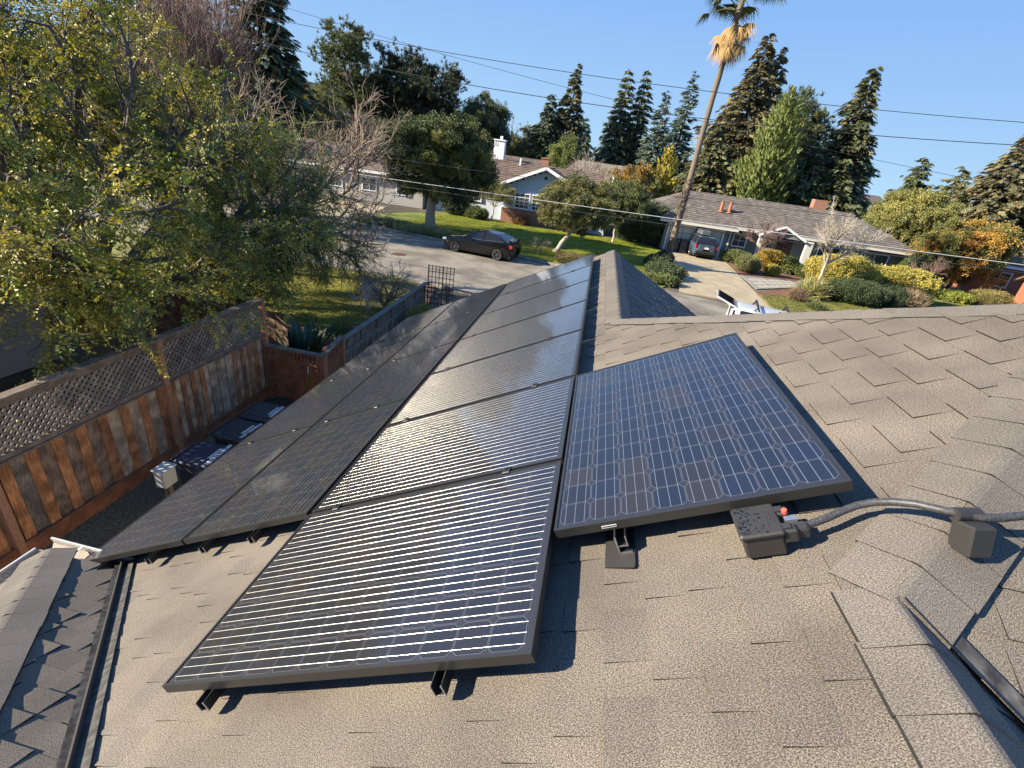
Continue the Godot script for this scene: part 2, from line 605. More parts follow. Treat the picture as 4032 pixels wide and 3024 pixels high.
func panel_prototype() -> Node3D:
	# long side along local x (1.59), short side along local z (1.053), glass up; the origin is the middle of the top
	var o := Node3D.new()
	var lx := 1.59
	var lz := 1.053
	var f := MB.new()
	var w := 0.011
	for s in [-1, 1]:
		f.box(Vector3(0, -0.02, s * (lz / 2 - w / 2)), Vector3(lx, 0.04, w))
		f.box(Vector3(s * (lx / 2 - w / 2), -0.0203, 0), Vector3(w, 0.0394, lz - 2 * w))
		f.box(Vector3(0, -0.0385, s * (lz / 2 - 0.026)), Vector3(lx - 0.03, 0.002, 0.03))
	part(o, "frame", f.mesh(M["panel_frame"]))
	var b := MB.new()
	b.box(Vector3(0, -0.0075, 0), Vector3(lx - 2 * w, 0.004, lz - 2 * w))
	part(o, "backsheet", b.mesh(M["backsheet"]))
	var px := 0.1275
	var pz := 0.1270
	var h := 0.0620
	var c := 0.0175
	var shape := [Vector2(h - c, h), Vector2(h, h - c), Vector2(h, -h + c), Vector2(h - c, -h), Vector2(-h + c, -h), Vector2(-h, -h + c), Vector2(-h, h - c), Vector2(-h + c, h)]
	var inner := MB.new()
	var rim := MB.new()
	for i in 8:
		var a: Vector2 = shape[i]
		var d: Vector2 = shape[(i + 1) % 8]
		var k := 0.97
		inner.tri(Vector3(0, 0, 0), Vector3(a.x * k, 0, a.y * k), Vector3(d.x * k, 0, d.y * k))
		rim.quad(Vector3(a.x * k, 0, a.y * k), Vector3(a.x, 0, a.y), Vector3(d.x, 0, d.y), Vector3(d.x * k, 0, d.y * k))
	var cells := []
	for i in 6:
		var am := inner.mesh(M["cell_%d" % i])
		rim.into(am, M["cell_rim"])
		cells.append(am)
	mesh_cache["cells"] = cells
	for i in 12:
		for j in 8:
			part(o, "cell", cells[0], Vector3((i - 5.5) * px, -0.0048, (j - 3.5) * pz))
	var bb := MB.new()
	for j in 8:
		for q in 3:
			var z := (j - 3.5) * pz + (q - 1) * 0.0405
			var r := 0.0014
			for s in 4:
				var a0 := PI * s / 4.0
				var a1 := PI * (s + 1) / 4.0
				var n0 := Vector3(0, sin(a0), cos(a0))
				var n1 := Vector3(0, sin(a1), cos(a1))
				var kk := bb.v.size()
				for g in [[-0.766, n0], [0.766, n0], [0.766, n1], [-0.766, n1]]:
					bb.v.append(Vector3(g[0], -0.0046, z) + Vector3(0, g[1].y * r * 0.5, g[1].z * r))
					bb.n.append(g[1])
				bb.ix.append_array(PackedInt32Array([kk, kk + 2, kk + 1, kk, kk + 3, kk + 2]))
	part(o, "busbars", bb.mesh(M["busbar"])).set_meta("kind", "stuff")
	var g := MB.new()
	var gx := lx / 2 - w
	var gz := lz / 2 - w
	g.quad(Vector3(-gx, -0.0022, gz), Vector3(gx, -0.0022, gz), Vector3(gx, -0.0022, -gz), Vector3(-gx, -0.0022, -gz))
	part(o, "glass", g.mesh(M["panel_glass"]))
	return o


func place_panel(proto: Node3D, u: float, v: float, along_u: bool, label: String, group: String, sd: int) -> Node3D:
	var o: Node3D = proto.duplicate()
	o.name = numbered("solar_panel")
	add_child(o)
	var x := Vector3(CP, SP, 0) if along_u else Vector3(0, 0, -1)
	var y := Vector3(-SP, CP, 0)
	o.transform = Transform3D(Basis(x, y, x.cross(y)), rp(u, v, 0))
	tag(o, label, "solar panel", group)
	var r := RandomNumberGenerator.new()
	r.seed = sd
	for c in o.get_children():
		if String(c.name).begins_with("cell"):
			var pick: int = [1, 2, 4, 2, 5, 4][r.randi() % 6] if u < -1.6 else [0, 0, 1, 1, 3, 4, 0, 2, 1, 5][r.randi() % 10] if not along_u else [0, 1, 0, 1, 4, 2][r.randi() % 6]
			c.mesh = mesh_cache["cells"][pick]
	return o


func build_panels() -> void:
	var proto := panel_prototype()
	var q := 1.0738
	var mid := ["free edge over two bracket ends", "second in the middle row", "third in the middle row", "fourth in the row of upright panels", "fifth in the row of upright panels", "sixth in the row of upright panels", "last in the row, by the far ridge end"]
	for i in 7:
		place_panel(proto, -0.795, 0.5265 + i * q, true, "black solar panel with bright busbars, " + mid[i], "solar panels in the middle row", 40 + i)
	var low := ["first", "second", "third", "last"]
	for i in 4:
		place_panel(proto, -1.61 - 0.0205 - 0.5265, 1.074 + 0.795 + i * 1.61, false, "dull brown solar panel beside the bright row, %s from the free end" % low[i], "solar panels in the two lower rows", 60 + i)
		place_panel(proto, -1.61 - 0.0205 - 0.5265 - q, 1.074 + 0.795 + i * 1.61, false, "dull brown solar panel along the gutter, %s from the free end" % low[i], "solar panels in the two lower rows", 70 + i)
	place_panel(proto, 0.0155 + 0.5265, 0.535 + 0.795, false, "separate blue solar panel with thin pale lines on bare shingles", "", 83)
	proto.free()
	# clamps in the seams
	var cl := MB.new()
	cl.cbox(Vector3(0, 0.004, 0), Vector3(0.045, 0.008, 0.05), 0.003)
	cl.box(Vector3(0, -0.018, 0), Vector3(0.04, 0.036, 0.016))
	cl.lathe([Vector2(0.0001, 0.0135), Vector2(0.0065, 0.0135), Vector2(0.0065, 0.008)], Vector3.ZERO, 8)
	var cm := cl.mesh(M["black_metal"])
	var up := Basis(Vector3(CP, SP, 0), Vector3(-SP, CP, 0), Vector3(0, 0, 1))
	for i in 6:
		for u in [-1.39, -0.3]:
			var o := solid("seam_clamp", "small black bolted clamp in a seam of the bright middle panel row", "clamp", cm, rp(u, (i + 1) * q - 0.0104, 0.0), "clamps in the middle row seams")
			o.basis = up
	for i in 3:
		for u in [-1.95, -2.52, -2.92, -3.5]:
			var o := solid("seam_clamp", "small black bolted clamp in a seam of the dull lower panel rows", "clamp", cm, rp(u, 1.074 + (i + 1) * 1.61 - 0.01, 0.0), "clamps in the lower row seams")
			o.basis = up
	# rails under the panels, with feet
	for d in [[-1.36, -0.05, 7.5, "under the left part of the bright middle row"], [-0.33, -0.05, 7.5, "under the right part of the bright middle row"], [-2.05, 1.0, 7.5, "under the dull row next to the bright one"], [-2.47, 1.0, 7.5, "under the inner seam of the dull rows"], [-2.98, 1.0, 7.5, "under the dull row by the gutter"], [-3.52, 1.0, 7.5, "nearest the gutter under the dull row"], [0.27, 0.49, 2.1, "with a hook end under the separate blue panel"], [0.86, 0.6, 2.1, "under the upper half of the separate blue panel"]]:
		var o := thing("mounting_rail", "black channel rail %s" % d[3], "rail", rp(d[0], d[1], -0.085), "mounting rails")
		var u3 := Vector3(CP, SP, 0)
		var n3 := Vector3(-SP, CP, 0)
		var ln: float = d[2] - d[1]
		var r := MB.new()
		r.box(Vector3(-0.019, 0.02, -ln / 2), Vector3(0.003, 0.045, ln))
		r.box(Vector3(0.019, 0.02, -ln / 2), Vector3(0.003, 0.045, ln))
		r.box(Vector3(0, 0, -ln / 2), Vector3(0.035, 0.003, ln))
		o.basis = Basis(u3, n3, Vector3(0, 0, 1))
		part(o, "channel", r.mesh(M["black_metal"]))
		var lip := MB.new()
		lip.box(Vector3(-0.019, 0.02, 0.0015), Vector3(0.0045, 0.047, 0.003))
		lip.box(Vector3(0.019, 0.02, 0.0015), Vector3(0.0045, 0.047, 0.003))
		lip.box(Vector3(0, -0.001, 0.0015), Vector3(0.034, 0.004, 0.003))
		part(o, "cut_end", lip.mesh(M["aluminium"]))
		var k := 0
		while k * 1.3 + 0.25 < ln:
			var ft := MB.new()
			ft.box(Vector3(0.03, -0.025, -0.25 - k * 1.3), Vector3(0.005, 0.06, 0.05))
			ft.box(Vector3(0.055, -0.046, -0.25 - k * 1.3), Vector3(0.055, 0.006, 0.05))
			part(o, "foot", ft.mesh(M["black_metal"]))
			k += 1
	# the exposed foot by the separate panel
	var ub := Basis(Vector3(CP, SP, 0), Vector3(-SP, CP, 0), Vector3(0, 0, 1))
	var lf := thing("mount_foot", "dark L-shaped roof foot on a flashing plate with a shiny bolt", "bracket", rp(0.25, 0.46, ROOF_N))
	lf.basis = ub
	var fl := MB.new()
	fl.prism(PackedVector2Array([Vector2(-0.06, -0.03), Vector2(0.05, -0.05), Vector2(0.055, -0.04), Vector2(0.06, 0.16), Vector2(-0.055, 0.16), Vector2(-0.06, 0.0)]), 0.010, 0.0145, Transform3D(Basis(Vector3(1, 0, 0), Vector3(0, 0, -1), Vector3(0, 1, 0)), Vector3.ZERO))
	part(lf, "flashing", fl.mesh(M["dark_plastic"]))
	var ll := MB.new()
	ll.box(Vector3(0.0, 0.055, -0.055), Vector3(0.006, 0.08, 0.055))
	ll.box(Vector3(0.025, 0.018, -0.055), Vector3(0.05, 0.006, 0.055))
	part(lf, "bracket", ll.mesh(M["black_metal"]))
	var le := MB.new()
	le.box(Vector3(0.0, 0.055, -0.0265), Vector3(0.0065, 0.08, 0.002))
	le.box(Vector3(0.025, 0.018, -0.0265), Vector3(0.05, 0.0065, 0.002))
	part(lf, "cut_edge", le.mesh(M["aluminium"]))
	var bo := MB.new()
	bo.lathe([Vector2(0.0001, 0.05), Vector2(0.006, 0.048), Vector2(0.006, 0.034), Vector2(0.011, 0.034), Vector2(0.011, 0.021)], Vector3(0.028, 0, -0.06), 10)
	part(lf, "bolt", bo.mesh(M["aluminium"]))
	# paper label on the separate panel's frame
	var lb := MB.new()
	lb.box(Vector3(0, 0, 0), Vector3(0.058, 0.012, 0.001))
	var st := solid("serial_label", "white barcode sticker on the edge of the separate blue panel", "label", lb.mesh(M["sticker"]), rp(0.235, 0.533, -0.021))
	st.basis = ub
	var bc := MB.new()
	var r2 := RandomNumberGenerator.new()
	r2.seed = 4
	for i in 22:
		bc.box(Vector3(-0.025 + i * 0.0024, 0.0005, 0.0009), Vector3(0.0008 + r2.randf() * 0.001, 0.005, 0.0006))
	part(st, "barcode", bc.mesh(M["shingle_edge"]))
	build_box(ub)


func build_box(ub: Basis) -> void:
	var o := thing("junction_box", "dark grey plastic solar junction box with speckled lid beside the blue panel", "junction box", rp(0.745, 0.375, ROOF_N + 0.008))
	o.basis = ub
	var b := MB.new()
	b.cbox(Vector3(0.0, 0.05, -0.07), Vector3(0.125, 0.084, 0.135), 0.007)
	part(o, "body", b.mesh(M["dark_plastic"]))
	var l := MB.new()
	l.cbox(Vector3(-0.003, 0.099, -0.07), Vector3(0.138, 0.014, 0.15), 0.006)
	var lid := part(o, "lid", l.mesh(M["dark_plastic"]))
	var dr := MB.new()
	var r := RandomNumberGenerator.new()
	r.seed = 11
	for i in 110:
		var p := Vector3(r.randf_range(-0.064, 0.02), 0.1066, r.randf_range(-0.137, -0.004))
		if p.x > -0.02 and r.randf() < 0.6:
			continue
		var k := 5
		var rad := r.randf_range(0.0018, 0.005)
		for s in k:
			var a0 := TAU * s / k
			var a1 := TAU * (s + 1) / k
			dr.tri(p, p + Vector3(cos(a1), 0, sin(a1)) * rad, p + Vector3(cos(a0), 0, sin(a0)) * rad * r.randf_range(0.6, 1.3))
	part(lid, "wet_spots", dr.mesh(M["wet"])).set_meta("kind", "stuff")
	for i in 3:
		part(lid, "raised_rib", boxmesh(Vector3(0.004, 0.0016, 0.07 - i * 0.01), M["dark_plastic"]), Vector3(0.028 + i * 0.011, 0.1068, -0.07))
	for z in [-0.025, -0.11]:
		var la := MB.new()
		la.cbox(Vector3(0.083, 0.074, z), Vector3(0.045, 0.046, 0.04), 0.006)
		la.box(Vector3(0.073, 0.1, z), Vector3(0.03, 0.008, 0.025))
		part(o, "latch", la.mesh(M["dark_plastic"]))
	var kn := MB.new()
	kn.lathe([Vector2(0.0001, 0.107), Vector2(0.009, 0.106), Vector2(0.01, 0.102), Vector2(0.01, 0.09)], Vector3(0.092, 0, -0.098), 10)
	part(o, "red_cap", kn.mesh(M["red_knob"]))
	var sl := MB.new()
	sl.box(Vector3(0.1, 0.085, -0.068), Vector3(0.036, 0.018, 0.022))
	part(o, "metal_clip", sl.mesh(M["aluminium"]))
	var arm := MB.new()
	arm.cbox(Vector3(0.1, 0.066, -0.04), Vector3(0.09, 0.036, 0.04), 0.008)
	part(o, "cable_gland", arm.mesh(M["dark_plastic"]))
	# the conduit climbs over the hip on a block
	var pts := [rp(0.85, 0.42, ROOF_N + 0.072), rp(0.95, 0.45, ROOF_N + 0.07), rp(1.04, 0.485, ROOF_N + 0.07), rp(1.11, 0.485, ROOF_N + 0.075), rp(1.19, 0.45, ROOF_N + 0.08), rp(1.26, 0.39, ROOF_N + 0.08)]
	pts.append(pts[5] + Vector3(0.09, 0.01, 0.01))
	pts.append(pts[5] + Vector3(0.2, 0.035, -0.01))
	pts.append(pts[5] + Vector3(0.5, 0.06, -0.09))
	pts.append(pts[5] + Vector3(1.6, 0.07, -0.4))
	var cu := Curve3D.new()
	for i in pts.size():
		var t: Vector3 = (pts[mini(i + 1, pts.size() - 1)] - pts[maxi(i - 1, 0)]) / 6.0
		cu.add_point(pts[i], -t, t)
	var poly := PackedVector3Array()
	var rad := PackedFloat32Array()
	for i in 41:
		poly.append(cu.sample_baked(cu.get_baked_length() * i / 40.0, true))
		rad.append(0.0125)
	var ct := MB.new()
	ct.tube(poly, rad, 14, true)
	solid("conduit", "grey weathered conduit arching from the junction box over the hip", "conduit", ct.mesh(M["conduit"]))
	var bl := thing("conduit_block", "grey rubber support block clipped to the conduit on the hip", "block", pts[6] + Vector3(-0.035, -0.05, 0.03))
	bl.basis = Basis(Vector3(0.97, 0.1, -0.2).normalized(), Vector3(-0.05, 0.95, -0.25).normalized(), Vector3(0, 0, 1)).orthonormalized()
	var bm := MB.new()
	bm.cbox(Vector3(0, -0.005, 0.0), Vector3(0.075, 0.09, 0.07), 0.006)
	part(bl, "base", bm.mesh(M["dark_plastic"]))
	var ring := MB.new()
	var rp2 := PackedVector3Array()
	var rr := PackedFloat32Array()
	for i in 9:
		rp2.append(Vector3(-0.037 + 0.074 * i / 8.0, 0.052, -0.028))
		rr.append(0.021)
	ring.tube(rp2, rr, 12, true)
	part(bl, "saddle", ring.mesh(M["dark_plastic"]))


# ---------------------------------------------------------------- ground and the near yard
func more_materials() -> void:
	mat("rib_metal", lin(0.07, 0.06, 0.05), 0.6)
	mat("wet", lin(0.008, 0.008, 0.012), 0.25)
	surface("earth", lin(0.075, 0.06, 0.035), lin(0.17, 0.14, 0.08), 0.95, Vector3.ONE * 0.6, 0.05, 101, 0.35, 0.05)
	surface("asphalt", lin(0.1877, 0.1617, 0.1240), lin(0.2981, 0.2575, 0.2001), 0.9, Vector3.ONE * 0.9, 0.12, 102, 0.22, 0.12)
	surface("concrete", lin(0.3400, 0.2738, 0.1722), lin(0.4200, 0.3446, 0.2226), 0.85, Vector3.ONE * 0.7, 0.03, 103, 0.1, 0.25)
	surface("kerb", lin(0.2400, 0.2240, 0.1920), lin(0.3360, 0.3120, 0.2720), 0.85, Vector3.ONE * 1.2, 0.05, 104, 0.2, 0.4)
	surface("lawn", lin(0.0900, 0.1260, 0.0108), lin(0.2600, 0.2856, 0.0270), 0.95, Vector3.ONE * 0.8, 0.05, 105, 0.25, 0.15)
	surface("dry_lawn", lin(0.1190, 0.1215, 0.0200), lin(0.2940, 0.2700, 0.0600), 0.95, Vector3.ONE * 0.8, 0.06, 106, 0.3, 0.3)
	surface("mulch", lin(0.1188, 0.0495, 0.0248), lin(0.2574, 0.1287, 0.0693), 0.95, Vector3.ONE * 1.6, 0.12, 107, 0.2, 0.4)
	surface("flagstone", lin(0.2720, 0.2400, 0.1920), lin(0.3840, 0.3520, 0.2880), 0.85, Vector3.ONE * 1.0, 0.04, 108)
	# fence wood: grain runs up the boards
	var tones := [[0.175, 0.108, 0.067, 0.367, 0.236, 0.149], [0.350, 0.131, 0.045, 0.700, 0.306, 0.114], [0.149, 0.112, 0.084, 0.315, 0.245, 0.184], [0.367, 0.245, 0.149, 0.630, 0.455, 0.289], [0.280, 0.105, 0.044, 0.507, 0.210, 0.088], [0.455, 0.324, 0.210, 0.735, 0.560, 0.385]]
	for i in tones.size():
		var t: Array = tones[i]
		surface("board_%d" % i, lin(t[0], t[1], t[2]), lin(t[3], t[4], t[5]), 0.85, Vector3(2.6, 0.16, 2.6), 0.045, 110 + i, 0.3, 0.8)
	surface("rail_wood", lin(0.1360, 0.0960, 0.0672), lin(0.2720, 0.2000, 0.1440), 0.85, Vector3(3.0, 3.0, 0.25), 0.05, 121, 0.2, 0.8)
	surface("lattice_wood", lin(0.1950, 0.1575, 0.1200), lin(0.3900, 0.3225, 0.2475), 0.85, Vector3.ONE * 2.0, 0.05, 122, 0.25, 1.2)
	surface("post_wood", lin(0.2550, 0.1105, 0.0578), lin(0.4420, 0.2125, 0.1122), 0.85, Vector3(3.0, 0.3, 3.0), 0.05, 123)
	surface("gate_wood", lin(0.1760, 0.0608, 0.0256), lin(0.3520, 0.1312, 0.0528), 0.8, Vector3(3.0, 0.25, 3.0), 0.05, 124, 0.2, 0.8)
	surface("grey_wood", lin(0.1260, 0.1050, 0.0840), lin(0.2800, 0.2380, 0.1890), 0.85, Vector3(2.0, 2.0, 2.0), 0.05, 125, 0.2, 0.8)
	surface("rust", lin(0.05, 0.022, 0.014), lin(0.11, 0.045, 0.026), 0.85, Vector3.ONE * 4.0, 0.06, 126)
	surface("bin_blue", lin(0.0120, 0.0156, 0.0312), lin(0.0264, 0.0300, 0.0504), 0.5, Vector3.ONE * 1.5, 0.02, 127)
	surface("bin_black", lin(0.0144, 0.0156, 0.0168), lin(0.0312, 0.0324, 0.0324), 0.5, Vector3.ONE * 1.5, 0.02, 128)
	mat("stencil", lin(0.62, 0.63, 0.64), 0.7)
	surface("grey_box", lin(0.30, 0.29, 0.26), lin(0.38, 0.37, 0.34), 0.6, Vector3.ONE * 3.0, 0.03, 129)
	mat("green_plastic", lin(0.04, 0.13, 0.05), 0.5)
	mat("grey_stucco", lin(0.42, 0.40, 0.36), 0.9)
	mat("bop_leaf", lin(0.025, 0.055, 0.03), 0.35)


func flat(poly: Array, y: float, m: Material, t := 0.12) -> ArrayMesh:
	# a slab seen from above: outline in x, z; its top at y
	var p := PackedVector2Array()
	for q in poly:
		p.append(Vector2(q[0], -q[1]))
	var b := MB.new()
	b.prism(p, y - t, y, Transform3D(Basis(Vector3(1, 0, 0), Vector3(0, 0, -1), Vector3(0, 1, 0)), Vector3.ZERO))
	return b.mesh(m)


func kerb_run(pts: Array, w := 0.16, h := 0.13) -> void:
	# the kerb in stones of about 1.5 m with open joints
	var o := thing("kerb", "grey concrete kerb along the %s of the street" % ("far side" if pts[0][1] < -21 else "near side"), "kerb")
	o.set_meta("kind", "structure")
	for i in pts.size() - 1:
		var a := Vector3(pts[i][0], h / 2, pts[i][1])
		var b := Vector3(pts[i + 1][0], h / 2, pts[i + 1][1])
		var k := maxi(1, int(a.distance_to(b) / 1.6))
		for j in k:
			var p := a.lerp(b, (j + 0.006) / k)
			var q := a.lerp(b, (j + 0.994) / k)
			var m := MB.new()
			m.beam(p, q, w, h)
			part(o, "kerb_stone", m.mesh(M["kerb"]))


func build_ground() -> void:
	var g := MB.new()
	g.quad(Vector3(-4000, -0.03, 600), Vector3(4000, -0.03, 600), Vector3(4000, -0.03, -6000), Vector3(-4000, -0.03, -6000))
	structure("ground", g.mesh(M["earth"]))
	var far := [[-90, -47], [-40, -36.5], [-19, -31], [-14, -30.2], [-8, -28.7], [-2, -27.3], [3.9, -25.9], [5.0, -25.5], [9.6, -24.1], [30, -18.5], [70, -6]]
	var near := [[70, 4], [30, -9], [10, -14.6], [4, -15.9], [-2, -17.6], [-8.2, -18.9], [-12.5, -18.4], [-20, -18.6], [-40, -21.5], [-90, -30]]
	structure("road", flat(far + near, -0.018, M["asphalt"], 0.01))
	kerb_run([[-40, -36.5], [-24, -32.3], [-21.5, -31.7]])
	kerb_run([[-17, -30.7], [-14, -30.2], [-8, -28.7], [-2, -27.3], [3.7, -25.9]])
	kerb_run([[9.9, -24.0], [20, -21.2], [30, -18.5]])
	kerb_run([[10, -14.6], [4, -15.9], [-2, -17.6], [-8.2, -18.9], [-12.5, -18.4], [-20, -18.6], [-40, -21.5]])
	var pan := MB.new()
	structure("gutter_pan", flat([[-17, -30.55], [-14, -30.05], [-8, -28.55], [-2, -27.15], [3.7, -25.75], [3.6, -25.4], [-2, -26.75], [-8, -28.15], [-14, -29.65], [-17, -30.1]], -0.012, M["kerb"], 0.01))
	# lawns
	structure("front_lawn", flat([[-16.6, -31], [-14, -30.4], [-8, -28.9], [-2, -27.5], [4.2, -26.1], [5.2, -28], [5.9, -33], [6.0, -39], [4.5, -43.5], [-14, -43.5], [-17, -37]], 0.03, M["lawn"], 0.05))
	structure("neighbour_lawn", flat([[-40, -20.5], [-20, -18.8], [-12.5, -18.6], [-8.4, -19.0], [-6.9, -18.2], [-6.6, -13.4], [-7.4, -11.6], [-8.2, -11.2], [-22, -10.8], [-40, -12]], 0.03, M["dry_lawn"], 0.05))
	structure("dry_verge", flat([[9.8, -24.9], [10.1, -28.9], [12.2, -30.2], [14.2, -31.2], [20, -32.5], [22, -36], [34, -42], [40, -30], [30, -18.7], [20, -21.3]], 0.025, M["dry_lawn"], 0.05))
	structure("garden_bed", flat([[10.45, -34.6], [10.6, -40.5], [14, -42], [17, -42], [17.4, -38], [14.7, -35.6]], 0.02, M["mulch"], 0.04))
	structure("garden_bed", flat([[10.0, -29.0], [13.9, -33.2], [17, -35], [17, -33], [12.5, -29.6], [10.2, -27.8]], 0.034, M["mulch"], 0.04))
	structure("garden_bed", flat([[-6.7, -18.4], [-6.3, -18.4], [-5.4, -14.5], [-5.3, -8.4], [-6.6, -7.6], [-8.4, -7.6], [-8.4, -11.0], [-7.4, -11.4], [-6.6, -13.2]], 0.045, M["mulch"], 0.05))
	structure("side_yard", flat([[-8.4, 3], [-2.9, 3], [-2.9, -14], [-5.2, -14], [-5.2, -7.5], [-8.4, -7.5]], 0.0, M["earth"], 0.03))
	# driveway in slabs with joints
	var d := thing("driveway", "pale concrete driveway leading to the garage with the parked car", "driveway")
	d.set_meta("kind", "structure")
	var rows := [-42.2, -38.6, -34.4, -30.4, -27.4, -24.2]
	for i in rows.size() - 1:
		for s in 2:
			var z0: float = rows[i] + 0.012
			var z1: float = rows[i + 1] - 0.012
			var lx := func(z: float) -> float: return lerpf(5.05, 6.05, clampf((-25.5 - z) / 8.0, 0, 1))
			var rx := func(z: float) -> float: return lerpf(9.7, 10.55, clampf((-24.2 - z) / 14.0, 0, 1))
			var a0: float = lx.call(z0) if s == 0 else (lx.call(z0) + rx.call(z0)) / 2 + 0.012
			var b0: float = (lx.call(z0) + rx.call(z0)) / 2 - 0.012 if s == 0 else rx.call(z0)
			var a1: float = lx.call(z1) if s == 0 else (lx.call(z1) + rx.call(z1)) / 2 + 0.012
			var b1: float = (lx.call(z1) + rx.call(z1)) / 2 - 0.012 if s == 0 else rx.call(z1)
			var lo := z1 - (1.45 if s == 0 and i == rows.size() - 2 else 0.0)
			part(d, "slab", flat([[a0, z0], [b0, z0], [b1, lo if s == 0 else z1], [a1, lo]], 0.012, M["concrete"], 0.04))
	structure("house_drive", flat([[-22, -32.5], [-17.3, -31], [-17.6, -36], [-18.5, -41], [-24, -41]], 0.012, M["concrete"], 0.04))
	var p := thing("garden_path", "pale flagstone path from the driveway to the front door", "path")
	p.set_meta("kind", "structure")
	part(p, "bed", flat([[10.35, -30.2], [10.4, -34.4], [14.5, -35.4], [16.6, -38.5], [16.8, -42.3], [18, -42.3], [17.9, -37], [14.2, -33.4]], 0.03, M["kerb"], 0.04))
	var r := RandomNumberGenerator.new()
	r.seed = 77
	for i in 7:
		for j in 3:
			var u := (i + 0.5) / 7.0
			var c := Vector2(lerpf(10.7, 14.2, u), lerpf(-31.0, -34.0, u) - j * 1.05 * (1.0 - 0.45 * u))
			var poly := []
			for s in 6:
				var a := -TAU * s / 6.0
				poly.append([c.x + cos(a) * r.randf_range(0.2, 0.29), c.y + sin(a) * r.randf_range(0.36, 0.5) * (1.0 - 0.35 * u)])
			part(p, "flagstone", flat(poly, 0.042, M["flagstone"], 0.02))
	# manhole cover in the road
	var mh := MB.new()
	mh.lathe([Vector2(0.0001, -0.006), Vector2(0.33, -0.006), Vector2(0.36, -0.012), Vector2(0.40, -0.012), Vector2(0.41, -0.02)], Vector3(-10.1, 0, -23.6), 20)
	solid("manhole_cover", "round dark manhole cover set in the street", "manhole", mh.mesh(M["rust"]))
	# hills far behind on the left
	var hl := MB.new()
	var hp := PackedVector2Array([Vector2(-3400, 0)])
	for i in 60:
		var x := -3300.0 + i * 50.0
		hp.append(Vector2(x, 40.0 + 215.0 * exp(-pow((x + 2000.0) / 760.0, 2.0)) + 24.0 * sin(x * 0.013) + 13.0 * sin(x * 0.041) + 60.0 * exp(-pow((x + 900.0) / 300.0, 2.0))))
	hp.append(Vector2(-300, 0))
	hl.prism(hp, -2400, -2000)
	structure("hills", hl.mesh(surface("hill_wood", lin(0.03, 0.05, 0.03), lin(0.07, 0.09, 0.05), 0.95, Vector3.ONE * 0.004, 0.06, 131)))


func lattice(o: Node3D, a: Vector3, b: Vector3, h: float, step: float, w: float, mats: Array, sd: int) -> void:
	# crossed diagonal slats between a and b (bottom line), h high, each slat a part
	var l := a.distance_to(b)
	var d := (b - a) / l
	var side := d.cross(Vector3.UP)
	var r := RandomNumberGenerator.new()
	r.seed = sd
	for s in [-1, 1]:
		var x := -h
		while x < l + h:
			var p0 := Vector2(x, 0)
			var p1 := Vector2(x + s * h, h)
			x += step
			# clip to 0..l
			var t0 := 0.0
			var t1 := 1.0
			var dx := p1.x - p0.x
			var ta := (0.0 - p0.x) / dx
			var tb := (l - p0.x) / dx
			t0 = maxf(t0, minf(ta, tb))
			t1 = minf(t1, maxf(ta, tb))
			if t1 - t0 < 0.12:
				continue
			var q0 := p0.lerp(p1, t0)
			var q1 := p0.lerp(p1, t1)
			var m := MB.new()
			var off: Vector3 = side * (0.006 * s)
			m.beam(a + d * q0.x + Vector3.UP * q0.y + off, a + d * q1.x + Vector3.UP * q1.y + off, 0.010, w, d.cross(side) + d * 0.01)
			part(o, "lattice_slat", m.mesh(mats[r.randi() % mats.size()]))


